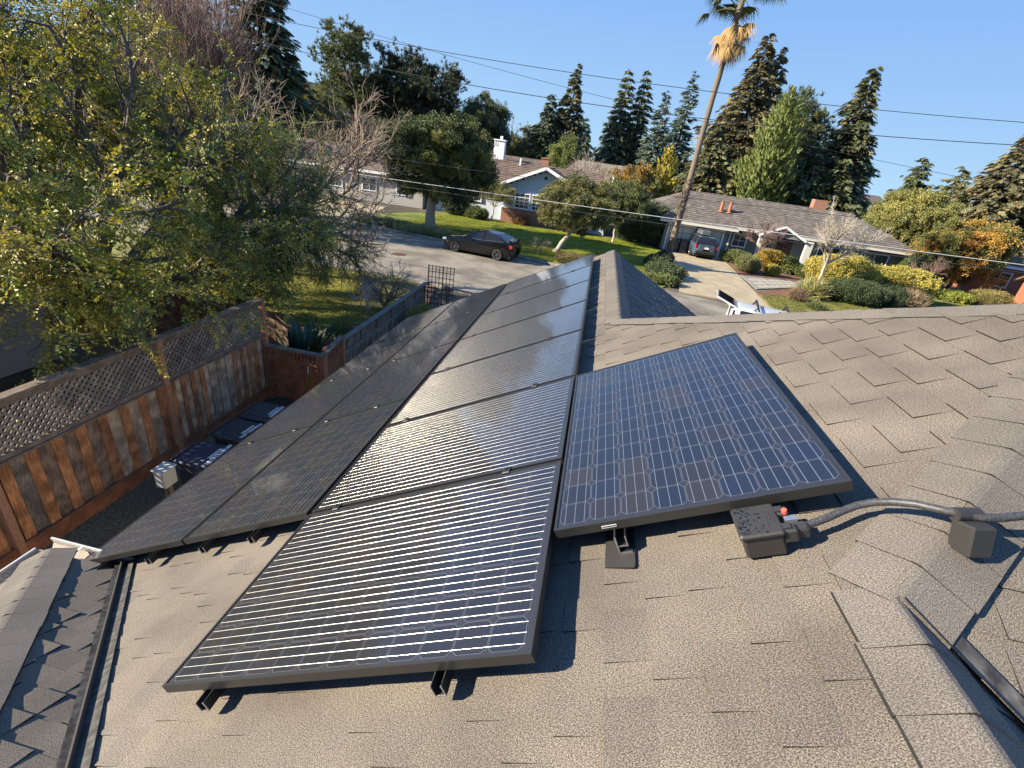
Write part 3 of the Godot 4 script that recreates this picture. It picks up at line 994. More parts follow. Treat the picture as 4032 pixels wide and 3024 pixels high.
func build_near() -> void:
	var r := RandomNumberGenerator.new()
	r.seed = 9
	# tall side fence: boards below, lattice above
	var f := thing("side_fence", "tall wooden board fence with a lattice top beside the house", "fence", Vector3(-6.55, 0, 0))
	var z := -7.45
	var i := 0
	while z < 1.6:
		var far_part := z < -5.0
		var wide := i % 2 == 0
		var w := (r.randf_range(0.135, 0.16) if wide else r.randf_range(0.075, 0.1)) * (1.0 if not far_part else 0.9)
		if not far_part:
			w = r.randf_range(0.185, 0.215) if wide else r.randf_range(0.11, 0.125)
		var m := MB.new()
		m.cbox(Vector3(0, 0, 0), Vector3(0.02, 1.42, w + 0.02), 0.003)
		var tone: int
		if far_part:
			tone = [3, 5, 3][r.randi() % 3] if wide else [1, 3, 4][r.randi() % 3]
		else:
			tone = [0, 2, 0, 3][r.randi() % 4] if wide else [1, 1, 4][r.randi() % 3]
		var p := part(f, "board", m.mesh(M["board_%d" % tone]), Vector3(0.0 if wide else 0.022, 0.715, z + w / 2))
		p.rotation.x = r.randf_range(-0.006, 0.006)
		z += w
		i += 1
	for pz in [-7.55, -5.02, -2.5, 0.0]:
		part(f, "post", boxmesh(Vector3(0.09, 2.2, 0.09), M["post_wood"], 0.004), Vector3(0.055, 1.1, pz))
	var secs := [[-7.5, -5.07], [-4.97, -2.55], [-2.45, -0.05], [0.05, 1.6]]
	for k in secs.size():
		var s: Array = secs[k]
		var zc: float = (s[0] + s[1]) / 2
		var ln: float = s[1] - s[0]
		part(f, "rail", boxmesh(Vector3(0.045, 0.085, ln), M["rail_wood"], 0.004), Vector3(0.04, 1.47, zc))
		part(f, "rail", boxmesh(Vector3(0.10, 0.03, ln), M["rail_wood"], 0.004), Vector3(0.04, 1.428, zc))
		part(f, "rail", boxmesh(Vector3(0.045, 0.09, ln), M["rail_wood"], 0.004), Vector3(0.04, 2.14, zc))
		lattice(f, Vector3(0.035, 1.51, s[1]), Vector3(0.035, 1.51, s[0]), 0.60, 0.1, 0.036, [M["lattice_wood"], M["lattice_wood"], M["grey_wood"], M["board_2"]], 20 + k)
	part(f, "cap", boxmesh(Vector3(0.14, 0.035, 9.25), M["rail_wood"], 0.005), Vector3(0.035, 2.205, -2.98))
	part(f, "kickboard", boxmesh(Vector3(0.04, 0.24, 9.1), M["gate_wood"], 0.004), Vector3(0.07, 0.12, -2.95))
	# gate with a slotted top across the end of the side yard
	var g := thing("wooden_gate", "reddish brown wooden gate with a slotted top across the side yard", "gate", Vector3(-6.45, 0, -7.5))
	for k in 9:
		part(g, "board", boxmesh(Vector3(0.138, 0.93, 0.02), M["gate_wood"], 0.003), Vector3(0.08 + k * 0.14, 0.49, (k % 2) * 0.006))
	part(g, "rail", boxmesh(Vector3(1.3, 0.085, 0.04), M["gate_wood"], 0.004), Vector3(0.63, 0.97, 0.02))
	part(g, "rail", boxmesh(Vector3(1.36, 0.04, 0.13), M["rail_wood"], 0.004), Vector3(0.63, 1.22, 0.0))
	for k in 11:
		part(g, "baluster", boxmesh(Vector3(0.05, 0.2, 0.022), M["gate_wood"]), Vector3(0.2 + k * 0.085, 1.1, 0.0))
	for x in [0.06, 1.22]:
		part(g, "post", boxmesh(Vector3(0.1 if x < 1 else 0.12, 1.2, 0.09), M["gate_wood"], 0.004), Vector3(x, 0.6, 0.035))
	var hd := MB.new()
	hd.tube(PackedVector3Array([Vector3(0.98, 0.93, 0.06), Vector3(0.98, 0.78, 0.06)]), PackedFloat32Array([0.012, 0.012]), 8, true)
	part(g, "gate_pull", hd.mesh(M["sticker"]))
	var hg := MB.new()
	hg.tube(PackedVector3Array([Vector3(0.98, 0.78, 0.06), Vector3(0.98, 0.35, 0.06)]), PackedFloat32Array([0.009, 0.009]), 8, true)
	part(g, "pull_stick", hg.mesh(M["green_plastic"]))
	var g2 := thing("gate_wing", "short reddish brown fence panel turning away from the gate", "fence", Vector3(-5.18, 0, -7.6), "", PI / 2 + 0.16)
	for k in 8:
		part(g2, "board", boxmesh(Vector3(0.128, 0.95, 0.02), M["gate_wood"], 0.003), Vector3(0.07 + k * 0.13, 0.5, (k % 2) * 0.006))
	for k in 8:
		part(g2, "baluster", boxmesh(Vector3(0.05, 0.2, 0.022), M["gate_wood"]), Vector3(0.12 + k * 0.12, 1.1, 0.0))
	part(g2, "rail", boxmesh(Vector3(1.1, 0.06, 0.04), M["gate_wood"], 0.004), Vector3(0.53, 0.98, 0.02))
	part(g2, "rail", boxmesh(Vector3(1.16, 0.04, 0.13), M["rail_wood"], 0.004), Vector3(0.53, 1.22, 0.0))
	part(g2, "post", boxmesh(Vector3(0.1, 1.2, 0.1), M["post_wood"], 0.004), Vector3(0.0, 0.6, 0.0))
	part(g2, "post", boxmesh(Vector3(0.1, 1.2, 0.1), M["post_wood"], 0.004), Vector3(1.1, 0.6, 0.0))
	# low front fence with a lattice band
	var lf := thing("low_fence", "low grey weathered fence with a lattice band beside the lawn", "fence", Vector3(-5.4, 0, -8.75), "", PI / 2 + 0.02)
	for k in 6:
		var x0 := k * 1.0
		part(lf, "post", boxmesh(Vector3(0.09, 1.1, 0.09), M["rail_wood"], 0.004), Vector3(x0, 0.55, 0))
		lattice(lf, Vector3(x0 + 0.05, 0.78, 0), Vector3(x0 + 0.95, 0.78, 0), 0.28, 0.09, 0.028, [M["lattice_wood"], M["grey_wood"]], 40 + k)
		for b in 6:
			part(lf, "board", boxmesh(Vector3(0.14, 0.62, 0.018), M["board_2"] if b % 2 else M["grey_wood"], 0.003), Vector3(x0 + 0.12 + b * 0.152, 0.38, 0.01 * (b % 2)))
	part(lf, "post", boxmesh(Vector3(0.09, 1.1, 0.09), M["rail_wood"], 0.004), Vector3(6.0, 0.55, 0))
	part(lf, "cap", boxmesh(Vector3(6.2, 0.035, 0.15), M["grey_wood"], 0.004), Vector3(3.0, 1.1, 0))
	part(lf, "rail", boxmesh(Vector3(6.0, 0.07, 0.05), M["grey_wood"], 0.004), Vector3(3.0, 0.74, 0.03))
	part(lf, "rail", boxmesh(Vector3(6.0, 0.06, 0.05), M["grey_wood"], 0.004), Vector3(3.0, 0.3, 0.03))
	# rusty trellis
	var tr := thing("garden_trellis", "rusty brown square grid trellis standing past the low fence", "trellis", Vector3(-5.32, 0, -14.55), "", 0.08)
	for k in 8:
		part(tr, "upright", boxmesh(Vector3(0.02 if k % 4 else 0.035, 1.85, 0.02), M["rust"]), Vector3(k * 0.125, 0.925, 0))
	for k in 10:
		part(tr, "crossbar", boxmesh(Vector3(0.92, 0.018, 0.014), M["rust"]), Vector3(0.44, 0.15 + k * 0.185, 0.012))
	# bins against the fence
	var words := [["RECYCLABLES", "bin_blue", "dark blue"], ["YARD TRIMMINGS", "bin_black", "black"], ["GARBAGE", "bin_black", "black"]]
	for k in 3:
		var w: Array = words[k]
		var b := thing("wheelie_bin", "%s wheeled bin lettered %s on its lid by the board fence" % [w[2], w[0].to_lower()], "bin", Vector3(-5.02, 0, [-4.06, -4.78, -5.42][k]), "wheeled bins in the side yard", [0.03, -0.05, 0.02][k])
		var bm := MB.new()
		bm.cbox(Vector3(0, 0.5, 0), Vector3(0.58, 0.92, 0.5), 0.03)
		part(b, "body", bm.mesh(M[w[1]]))
		var ld := MB.new()
		ld.cbox(Vector3(0.03, 0.99, 0), Vector3(0.68, 0.06, 0.56), 0.03)
		ld.cbox(Vector3(0.08, 1.03, 0), Vector3(0.46, 0.03, 0.42), 0.02)
		var lid := part(b, "lid", ld.mesh(M[w[1]]))
		var hb := MB.new()
		hb.tube(PackedVector3Array([Vector3(-0.36, 0.98, -0.27), Vector3(-0.36, 0.98, 0.27)]), PackedFloat32Array([0.016, 0.016]), 8, true)
		part(b, "handle", hb.mesh(M[w[1]]))
		var wh := MB.new()
		for s in [-1, 1]:
			wh.tube(PackedVector3Array([Vector3(-0.27, 0.11, s * 0.22), Vector3(-0.27, 0.11, s * 0.27)]), PackedFloat32Array([0.11, 0.11]), 12, true)
			part(b, "wheel", wh.mesh(M["black_metal"]))
			wh = MB.new()
		# the words run along the lid (-z to +z as seen from the house)
		var tx := MeshInstance3D.new()
		tx.name = "lettering"
		tx.mesh = lettering(w[0], 0.062 if k != 1 else 0.042, M["stencil"])
		lid.add_child(tx, true)
		tx.transform = Transform3D(Basis(Vector3(0, 0, -1), Vector3(-1, 0, 0), Vector3(0, 1, 0)), Vector3(0.205, 1.0465, 0))
		for q in 2:
			var sm := MB.new()
			for c in 9:
				sm.box(Vector3(0.155 - q * 0.026, 1.0464, 0.12 - c * 0.03), Vector3(0.012, 0.002, 0.02 + 0.006 * (c % 3)))
			part(lid, "small_print", sm.mesh(M["stencil"])).set_meta("kind", "stuff")
	# meter box on a post
	var eb := thing("utility_box", "small grey metal utility box on a post near the bins", "utility box", Vector3(-5.2, 0, -3.52))
	part(eb, "post", boxmesh(Vector3(0.07, 0.85, 0.07), M["rail_wood"]), Vector3(0, 0.425, 0))
	part(eb, "body", boxmesh(Vector3(0.16, 0.26, 0.2), M["grey_box"], 0.008), Vector3(0, 0.95, 0))
	part(eb, "cover", boxmesh(Vector3(0.19, 0.02, 0.23), M["grey_box"], 0.004), Vector3(0.005, 1.09, 0))
	var wr := MB.new()
	wr.tube(PackedVector3Array([Vector3(0.02, 0.84, 0.03), Vector3(0.05, 0.6, 0.05), Vector3(0.04, 0.3, 0.06), Vector3(0.05, 0.0, 0.05)]), PackedFloat32Array([0.012, 0.012, 0.012, 0.012]), 6)
	part(eb, "wire", wr.mesh(M["black_metal"]))
	# neighbour's house wall and dark fence behind the tall fence
	var nh := thing("neighbour_house", "grey stucco house wall behind the leafy tree", "house", Vector3(-15.6, 0, -1.2))
	var nb := MB.new()
	nb.box(Vector3(0, 1.45, 0), Vector3(8, 2.9, 12))
	part(nh, "wall", nb.mesh(M["grey_stucco"]))
	var nr := MB.new()
	nr.prism(PackedVector2Array([Vector2(-4.8, 2.9), Vector2(4.8, 2.9), Vector2(0, 3.9)]), -6.6, 6.6)
	part(nh, "roof", nr.mesh(M["shingle_granules_3"]))
	var nf := thing("neighbour_fence", "plain board fence between the neighbour's wall and lawn", "fence", Vector3(-10.5, 0, -8.6))
	for k in 26:
		part(nf, "board", boxmesh(Vector3(0.145, 1.55, 0.02), M["board_0"], 0.003), Vector3(k * 0.15, 0.78, 0.006 * (k % 2)))
	part(nf, "rail", boxmesh(Vector3(4.0, 0.09, 0.05), M["rail_wood"]), Vector3(1.9, 1.2, -0.04))
	# strap-leaved clump by the gate
	var bp := thing("strap_leaf_plant", "clump of dark upright paddle leaves behind the wooden gate", "plant", Vector3(-6.5, 0.04, -8.9))
	for k in 38:
		var a := r.randf() * TAU
		var lean := r.randf_range(0.05, 0.55)
		var ln := r.randf_range(0.75, 1.35)
		var d := Vector3(cos(a), 0, sin(a))
		var base := d * r.randf_range(0.02, 0.45)
		var m := MB.new()
		var prev := []
		var side := d.cross(Vector3.UP)
		for s in 8:
			var t := s / 7.0
			var c := base + Vector3.UP * (ln * t * cos(lean * (0.5 + t))) + d * (ln * t * sin(lean * (0.5 + t)))
			var w := 0.012 if t < 0.35 else 0.012 + 0.085 * sin(PI * clampf((t - 0.3) / 0.7, 0.0, 1.0))
			var fold := d * (w * 0.45)
			var now := [c - side * w - fold * 0.6, c, c + side * w - fold * 0.6]
			if s > 0:
				m.quad(prev[0], prev[1], now[1], now[0])
				m.quad(prev[1], prev[2], now[2], now[1])
			prev = now
		part(bp, "leaf", m.mesh(M["bop_leaf"]))
	var bd := MB.new()
	bd.box(Vector3(-7.6, 0.1, -11.15), Vector3(1.7, 0.14, 0.05))
	solid("edging_board", "weathered wooden edging board along the lawn behind the strap leaves", "edging", bd.mesh(M["grey_wood"]))


# ---------------------------------------------------------------- cars
func loft(m: MB, rings: Array, closed_ends := true) -> void:
	# rings of equal length, each a list of Vector3; smooth across, from ring to ring
	var k := m.v.size()
	var w: int = rings[0].size()
	for i in rings.size():
		for j in w:
			var a: Vector3 = rings[i][j]
			var dx: Vector3 = rings[mini(i + 1, rings.size() - 1)][j] - rings[maxi(i - 1, 0)][j]
			var dy: Vector3 = rings[i][mini(j + 1, w - 1)] - rings[i][maxi(j - 1, 0)]
			m.v.append(a)
			m.n.append(dy.cross(dx).normalized())
	for i in rings.size() - 1:
		for j in w - 1:
			var q := k + i * w + j
			m.ix.append_array(PackedInt32Array([q, q + w, q + 1, q + 1, q + w, q + w + 1]))
	if closed_ends:
		for e in [0, rings.size() - 1]:
			var c := Vector3.ZERO
			for p in rings[e]:
				c += p
			c /= w
			for j in w - 1:
				if e == 0:
					m.tri(c, rings[e][j], rings[e][j + 1])
				else:
					m.tri(c, rings[e][j + 1], rings[e][j])


# p: length, width, sill, belt line and roof line as lists of [x, height]; x runs from the nose (0) to the tail
func curve_at(c: Array, x: float) -> float:
	for i in c.size() - 1:
		if x <= c[i + 1][0]:
			var t: float = clampf((x - c[i][0]) / (c[i + 1][0] - c[i][0]), 0, 1)
			t = t * t * (3 - 2 * t) * 0.5 + t * 0.5
			return lerpf(c[i][1], c[i + 1][1], t)
	return c[-1][1]


func car(called: String, label: String, p: Dictionary, at: Vector3, turn: float) -> Node3D:
	var o := thing(called, label, "car", at, "", turn)
	var l: float = p.length
	var hw: float = p.width / 2
	var paint: Material = p.paint
	# lower body: ring of points from the left sill over the shoulder to the right sill
	var rings := []
	var steps := 36
	for i in steps + 1:
		var x := l * i / steps
		var f := 1.0 - pow(absf(2.0 * x / l - 1.0), 6.0) * 0.18 - pow(absf(2.0 * x / l - 1.0), 24.0) * 0.2
		var w := hw * f
		var belt := curve_at(p.belt, x)
		var sill := curve_at(p.sill, x)
		var arch := 0.0
		for wx in p.wheels:
			var dx := absf(x - wx)
			if dx < p.wheel_r * 1.12:
				arch = maxf(arch, sqrt(pow(p.wheel_r * 1.12, 2.0) - dx * dx) + p.wheel_r - sill)
		var s2 := sill + arch
		var ring := []
		for s in [-1, 1]:
			var half := [Vector3(x, s2, s * w * 0.96), Vector3(x, maxf(s2, lerpf(sill, belt, 0.28)), s * w), Vector3(x, maxf(s2 + 0.01, lerpf(sill, belt, 0.62)), s * w * 0.995), Vector3(x, belt - 0.05, s * w * 0.97), Vector3(x, belt, s * w * 0.92), Vector3(x, belt + 0.025, s * w * 0.45)]
			if s == -1:
				ring.append_array(half)
			else:
				half.reverse()
				ring.append_array(half)
		rings.append(ring)
	var body := MB.new()
	loft(body, rings)
	part(o, "body", body.mesh(paint))
	# dark underside
	var un := MB.new()
	un.box(Vector3(l / 2, 0.26, 0), Vector3(l * 0.92, 0.16, hw * 1.7))
	part(o, "underside", un.mesh(M["tyre"]))
	# greenhouse in glass, roof and pillars in paint
	var g0: float = p.glass[0]
	var g1: float = p.glass[1]
	var gr := []
	var n := 22
	for i in n + 1:
		var x := lerpf(g0, g1, i / float(n))
		var top := curve_at(p.roof, x)
		var belt := curve_at(p.belt, x) - 0.01
		var wb := hw * 0.93
		var wt := hw * 0.70
		var k := clampf((top - belt) / p.glass_h, 0.0, 1.0)
		var ring := []
		for s in [-1, 1]:
			var half := [Vector3(x, belt, s * wb), Vector3(x, lerpf(belt, top, 0.5), s * lerpf(wb, wt, 0.45 * k)), Vector3(x, lerpf(belt, top, 0.93), s * lerpf(wb, wt, 0.9 * k)), Vector3(x, top, s * lerpf(wb, wt * 0.93, k)), Vector3(x, top + 0.012 * k, s * wt * 0.4)]
			if s == 1:
				half.reverse()
			ring.append_array(half)
		gr.append(ring)
	var gl := MB.new()
	loft(gl, gr)
	part(o, "windows", gl.mesh(M["car_glass"]))
	# roof skin: the ring points from shoulder to shoulder where the roof is high
	var rr := []
	for i in n + 1:
		var x := lerpf(g0, g1, i / float(n))
		if x < p.skin[0] or x > p.skin[1]:
			continue
		var ring := []
		for q in [2, 3, 4, 5, 6, 7]:
			ring.append(gr[i][q] + Vector3(0, 0.006, 0.006 * (-1 if q < 5 else 1)))
		rr.append(ring)
	var rm := MB.new()
	loft(rm, rr, false)
	part(o, "roof_skin", rm.mesh(p.get("roof_paint", paint)))
	for s in [0, 9]:
		var side := -1.0 if s == 0 else 1.0
		for pl in p.pillars:
			var pm := MB.new()
			var a := gr[clampi(int(round((pl[0] - g0) / (g1 - g0) * n)), 0, n)] as Array
			var b := gr[clampi(int(round((pl[1] - g0) / (g1 - g0) * n)), 0, n)] as Array
			var off := Vector3(0, 0, 0.008 * side)
			var idx := [0, 1, 2] if s == 0 else [9, 8, 7]
			var pts := PackedVector3Array([a[idx[0]] + off, (a[idx[1]] as Vector3).lerp(b[idx[1]], 0.5) + off, b[idx[2]] + off])
			for e in 2:
				pm.beam(pts[e], pts[e + 1], 0.02, pl[2], Vector3(1, 0.15, 0))
			part(o, "pillar", pm.mesh(paint))
	# trim line under the windows
	for s in [-1, 1]:
		var tm := MB.new()
		var tp := PackedVector3Array()
		var tr := PackedFloat32Array()
		for i in 12:
			var x := lerpf(g0 + 0.5, g1 - 0.35, i / 11.0)
			tp.append(Vector3(x, curve_at(p.belt, x) + 0.004, s * hw * 0.935))
			tr.append(0.009)
		tm.tube(tp, tr, 5)
		part(o, "window_trim", tm.mesh(M["chrome"] if p.chrome else M["tyre"]))
		var mm := MB.new()
		mm.cbox(Vector3(g0 + 0.62, curve_at(p.belt, g0 + 0.62) + 0.07, s * (hw + 0.06)), Vector3(0.1, 0.11, 0.17), 0.025)
		part(o, "mirror", mm.mesh(paint))
		for dx in p.doors:
			var dm := MB.new()
			dm.box(Vector3(dx, lerpf(curve_at(p.sill, dx), curve_at(p.belt, dx), 0.5), s * (hw * 0.985)), Vector3(0.008, 0.42, 0.02))
			part(o, "door_gap", dm.mesh(M["tyre"]))
			var hm := MB.new()
			hm.cbox(Vector3(dx - 0.17, curve_at(p.belt, dx) - 0.12, s * (hw * 0.985)), Vector3(0.17, 0.022, 0.03), 0.006)
			part(o, "door_handle", hm.mesh(paint))
	# wheels
	for wx in p.wheels:
		for s in [-1, 1]:
			var w := Node3D.new()
			w.name = "wheel"
			o.add_child(w, true)
			w.position = Vector3(wx, p.wheel_r, s * (hw - 0.11))
			var b := Basis(Vector3(1, 0, 0), Vector3(0, 0, s), Vector3(0, -s, 0))
			var ty := MB.new()
			var r: float = p.wheel_r
			ty.lathe([Vector2(r * 0.66, 0.105), Vector2(r * 0.9, 0.11), Vector2(r * 0.985, 0.085), Vector2(r, 0.0), Vector2(r * 0.985, -0.085), Vector2(r * 0.9, -0.11)], Vector3.ZERO, 24, b)
			part(w, "tyre", ty.mesh(M["tyre"]))
			var ri := MB.new()
			ri.lathe([Vector2(r * 0.60, 0.085), Vector2(r * 0.66, 0.108), Vector2(r * 0.69, 0.106), Vector2(r * 0.67, 0.05)], Vector3.ZERO, 24, b)
			for q in 5:
				var a := TAU * q / 5.0
				for e in [-0.11, 0.11]:
					ri.beam(b * Vector3(cos(a) * 0.03, 0.085, sin(a) * 0.03), b * Vector3(cos(a + e) * r * 0.64, 0.095, sin(a + e) * r * 0.64), 0.016, 0.022, b.y)
			ri.lathe([Vector2(0.0001, 0.1), Vector2(0.05, 0.095), Vector2(0.055, 0.07)], Vector3.ZERO, 10, b)
			part(w, "rim", ri.mesh(M["rim"]))
			var ba := MB.new()
			ba.lathe([Vector2(0.0001, 0.04), Vector2(r * 0.66, 0.04)], Vector3.ZERO, 16, b)
			part(w, "brake_disc", ba.mesh(M["tyre"]))
	return o


func build_street() -> void:
	for d in [["black_paint", 0.006, 0.006, 0.007, 0.08], ["blue_grey_paint", 0.05, 0.075, 0.115, 0.2], ["white_paint_car", 0.55, 0.57, 0.60, 0.3]]:
		var m := mat(d[0], lin(d[1], d[2], d[3]), d[4])
		m.clearcoat_enabled = d[4] > 0.1
		m.clearcoat = 0.6
		m.clearcoat_roughness = 0.05
	mat("car_glass", lin(0.012, 0.014, 0.016), 0.05)
	mat("tyre", lin(0.014, 0.014, 0.014), 0.8)
	mat("rim", lin(0.16, 0.16, 0.165), 0.35, 0.8)
	mat("chrome", lin(0.7, 0.7, 0.7), 0.2, 1.0)
	mat("red_lens", lin(0.34, 0.02, 0.015), 0.2)
	mat("clear_lens", lin(0.6, 0.6, 0.6), 0.15)
	mat("amber_lens", lin(0.7, 0.22, 0.03), 0.25)
	mat("plate", lin(0.72, 0.73, 0.74), 0.5)
	mat("box_grey", lin(0.10, 0.105, 0.115), 0.35)
	mat("hivis", lin(0.55, 0.7, 0.05), 0.7)
	var hatch := {"length": 4.5, "width": 1.8, "sill": [[0, 0.32], [0.4, 0.2], [4.0, 0.2], [4.5, 0.36]], "belt": [[0, 0.60], [0.25, 0.76], [1.35, 0.93], [2.5, 0.96], [3.9, 1.06], [4.5, 0.98]],
		"roof": [[1.25, 0.93], [2.05, 1.36], [2.6, 1.42], [3.3, 1.38], [4.35, 1.03]], "glass": [1.25, 4.3], "glass_h": 0.44, "skin": [2.0, 3.6], "wheels": [0.88, 3.58], "wheel_r": 0.325, "pillars": [[1.35, 2.05, 0.05], [2.6, 2.62, 0.05], [4.1, 3.55, 0.1]], "doors": [1.75, 2.65, 3.5], "chrome": true, "paint": M["black_paint"]}
	var c := car("parked_hatchback", "black hatchback with a rear spoiler parked at the far kerb", hatch, Vector3(-8.62, -0.018, -27.65), -0.185)
	var sp := MB.new()
	sp.cbox(Vector3(4.25, 1.20, 0), Vector3(0.2, 0.03, 1.45), 0.01)
	for s in [-1, 1]:
		sp.box(Vector3(4.25, 1.12, s * 0.68), Vector3(0.16, 0.16, 0.03))
	part(c, "spoiler", sp.mesh(M["black_paint"]))
	for s in [-1, 1]:
		var tl := MB.new()
		tl.cbox(Vector3(4.36, 0.86, s * 0.68), Vector3(0.2, 0.16, 0.36), 0.03)
		part(c, "tail_light", tl.mesh(M["red_lens"]))
		var hl := MB.new()
		hl.cbox(Vector3(0.16, 0.66, s * 0.66), Vector3(0.26, 0.11, 0.38), 0.03)
		part(c, "headlight", hl.mesh(M["clear_lens"]))
		var am := MB.new()
		am.cbox(Vector3(0.34, 0.52, s * 0.86), Vector3(0.12, 0.04, 0.03), 0.008)
		part(c, "side_marker", am.mesh(M["amber_lens"]))
	var suvd := {"length": 4.8, "width": 1.9, "sill": [[0, 0.36], [0.5, 0.27], [4.3, 0.27], [4.8, 0.45]], "belt": [[0, 0.78], [0.3, 0.95], [1.3, 1.08], [4.0, 1.12], [4.8, 1.08]],
		"roof": [[1.2, 1.08], [1.95, 1.58], [2.6, 1.68], [4.1, 1.65], [4.55, 1.5], [4.78, 1.12]], "glass": [1.2, 4.77], "glass_h": 0.55, "skin": [1.9, 4.35], "wheels": [0.92, 3.74], "wheel_r": 0.36, "pillars": [[1.3, 1.95, 0.06], [2.6, 2.62, 0.06], [3.6, 3.62, 0.06], [4.65, 4.4, 0.12]], "doors": [1.8, 2.75, 3.6], "chrome": true, "paint": M["blue_grey_paint"]}
	var v := car("parked_suv", "blue grey SUV with a roof box parked on the driveway", suvd, Vector3(8.42, 0.012, -44.2), -PI / 2 + 0.08)
	var rb := MB.new()
	rb.cbox(Vector3(3.1, 1.93, 0.12), Vector3(1.9, 0.36, 0.8), 0.09)
	var rbx := part(v, "roof_box", rb.mesh(M["box_grey"]))
	var bars := MB.new()
	for x in [2.5, 3.7]:
		bars.box(Vector3(x, 1.73, 0), Vector3(0.06, 0.03, 1.3))
	part(v, "roof_bars", bars.mesh(M["black_metal"]))
	var pl := MB.new()
	pl.box(Vector3(4.815, 0.83, 0.0), Vector3(0.015, 0.15, 0.32))
	part(v, "licence_plate", pl.mesh(M["plate"]))
	var em := MeshInstance3D.new()
	em.name = "emblem"
	em.mesh = lettering("KIA", 0.09, M["chrome"], 0.01)
	v.add_child(em)
	em.transform = Transform3D(Basis(Vector3(0, 0, -1), Vector3(0, 1, 0), Vector3(1, 0, 0)), Vector3(4.83, 1.04, 0))
	for s in [-1, 1]:
		var tl := MB.new()
		tl.cbox(Vector3(4.66, 0.98, s * 0.82), Vector3(0.2, 0.32, 0.13), 0.03)
		part(v, "tail_light", tl.mesh(M["red_lens"]))
	var bu := MB.new()
	bu.cbox(Vector3(4.72, 0.5, 0), Vector3(0.22, 0.22, 1.6), 0.04)
	part(v, "bumper", bu.mesh(M["tyre"]))
	# white car with its tailgate up, roof bars on
	var wd := suvd.duplicate()
	wd.paint = M["white_paint_car"]
	wd.glass = [1.2, 4.5]
	wd.roof = [[1.2, 1.08], [1.95, 1.58], [2.6, 1.70], [4.3, 1.72], [4.5, 1.68]]
	wd.skin = [1.9, 4.5]
	wd.pillars = [[1.3, 1.95, 0.06], [2.6, 2.62, 0.06], [3.6, 3.62, 0.06], [4.4, 4.35, 0.16]]
	var w := car("open_tailgate_car", "white car with its tailgate raised and black roof bars", wd, Vector3(9.75, -0.018, -16.0), PI - 0.22)
	var tg := MB.new()
	tg.beam(Vector3(4.42, 1.72, 0), Vector3(5.15, 1.98, 0), 1.25, 0.05)
	var gate := part(w, "tailgate", tg.mesh(M["white_paint_car"]))
	var tgl := MB.new()
	tgl.beam(Vector3(4.52, 1.79, 0), Vector3(5.1, 1.995, 0), 1.12, 0.02)
	part(gate, "tailgate_window", tgl.mesh(M["car_glass"]))
	var cg := MB.new()
	cg.box(Vector3(4.52, 1.30, 0), Vector3(0.06, 0.66, 1.15))
	part(w, "cargo_opening", cg.mesh(M["tyre"]))
	for s in [-1, 1]:
		var fr := MB.new()
		fr.beam(Vector3(4.56, 1.0, s * 0.72), Vector3(4.52, 1.68, s * 0.60), 0.09, 0.10, Vector3(1, 0, 0))
		part(w, "tailgate_post", fr.mesh(M["white_paint_car"]))
	for x in [2.75, 3.75]:
		var rk := MB.new()
		rk.box(Vector3(x, 1.86, 0), Vector3(0.07, 0.035, 1.5))
		for s in [-1, 1]:
			rk.beam(Vector3(x - 0.09, 1.72, s * 0.55), Vector3(x, 1.85, s * 0.6), 0.04, 0.04)
			rk.beam(Vector3(x + 0.09, 1.72, s * 0.55), Vector3(x, 1.85, s * 0.6), 0.04, 0.04)
		part(w, "roof_bar", rk.mesh(M["black_metal"]))
	# bins beside the garage
	for k in 2:
		var b := thing("garage_bin", "%s wheeled bin standing beside the garage door" % ["dark blue", "black"][k], "bin", Vector3(6.55 + k * 0.75, 0.012, -41.2 - k * 0.1), "bins by the garage")
		part(b, "body", boxmesh(Vector3(0.58, 1.0, 0.62), M[["bin_blue", "bin_black"][k]], 0.04), Vector3(0, 0.52, 0))
		part(b, "lid", boxmesh(Vector3(0.62, 0.06, 0.68), M[["bin_blue", "bin_black"][k]], 0.02), Vector3(0, 1.06, 0))


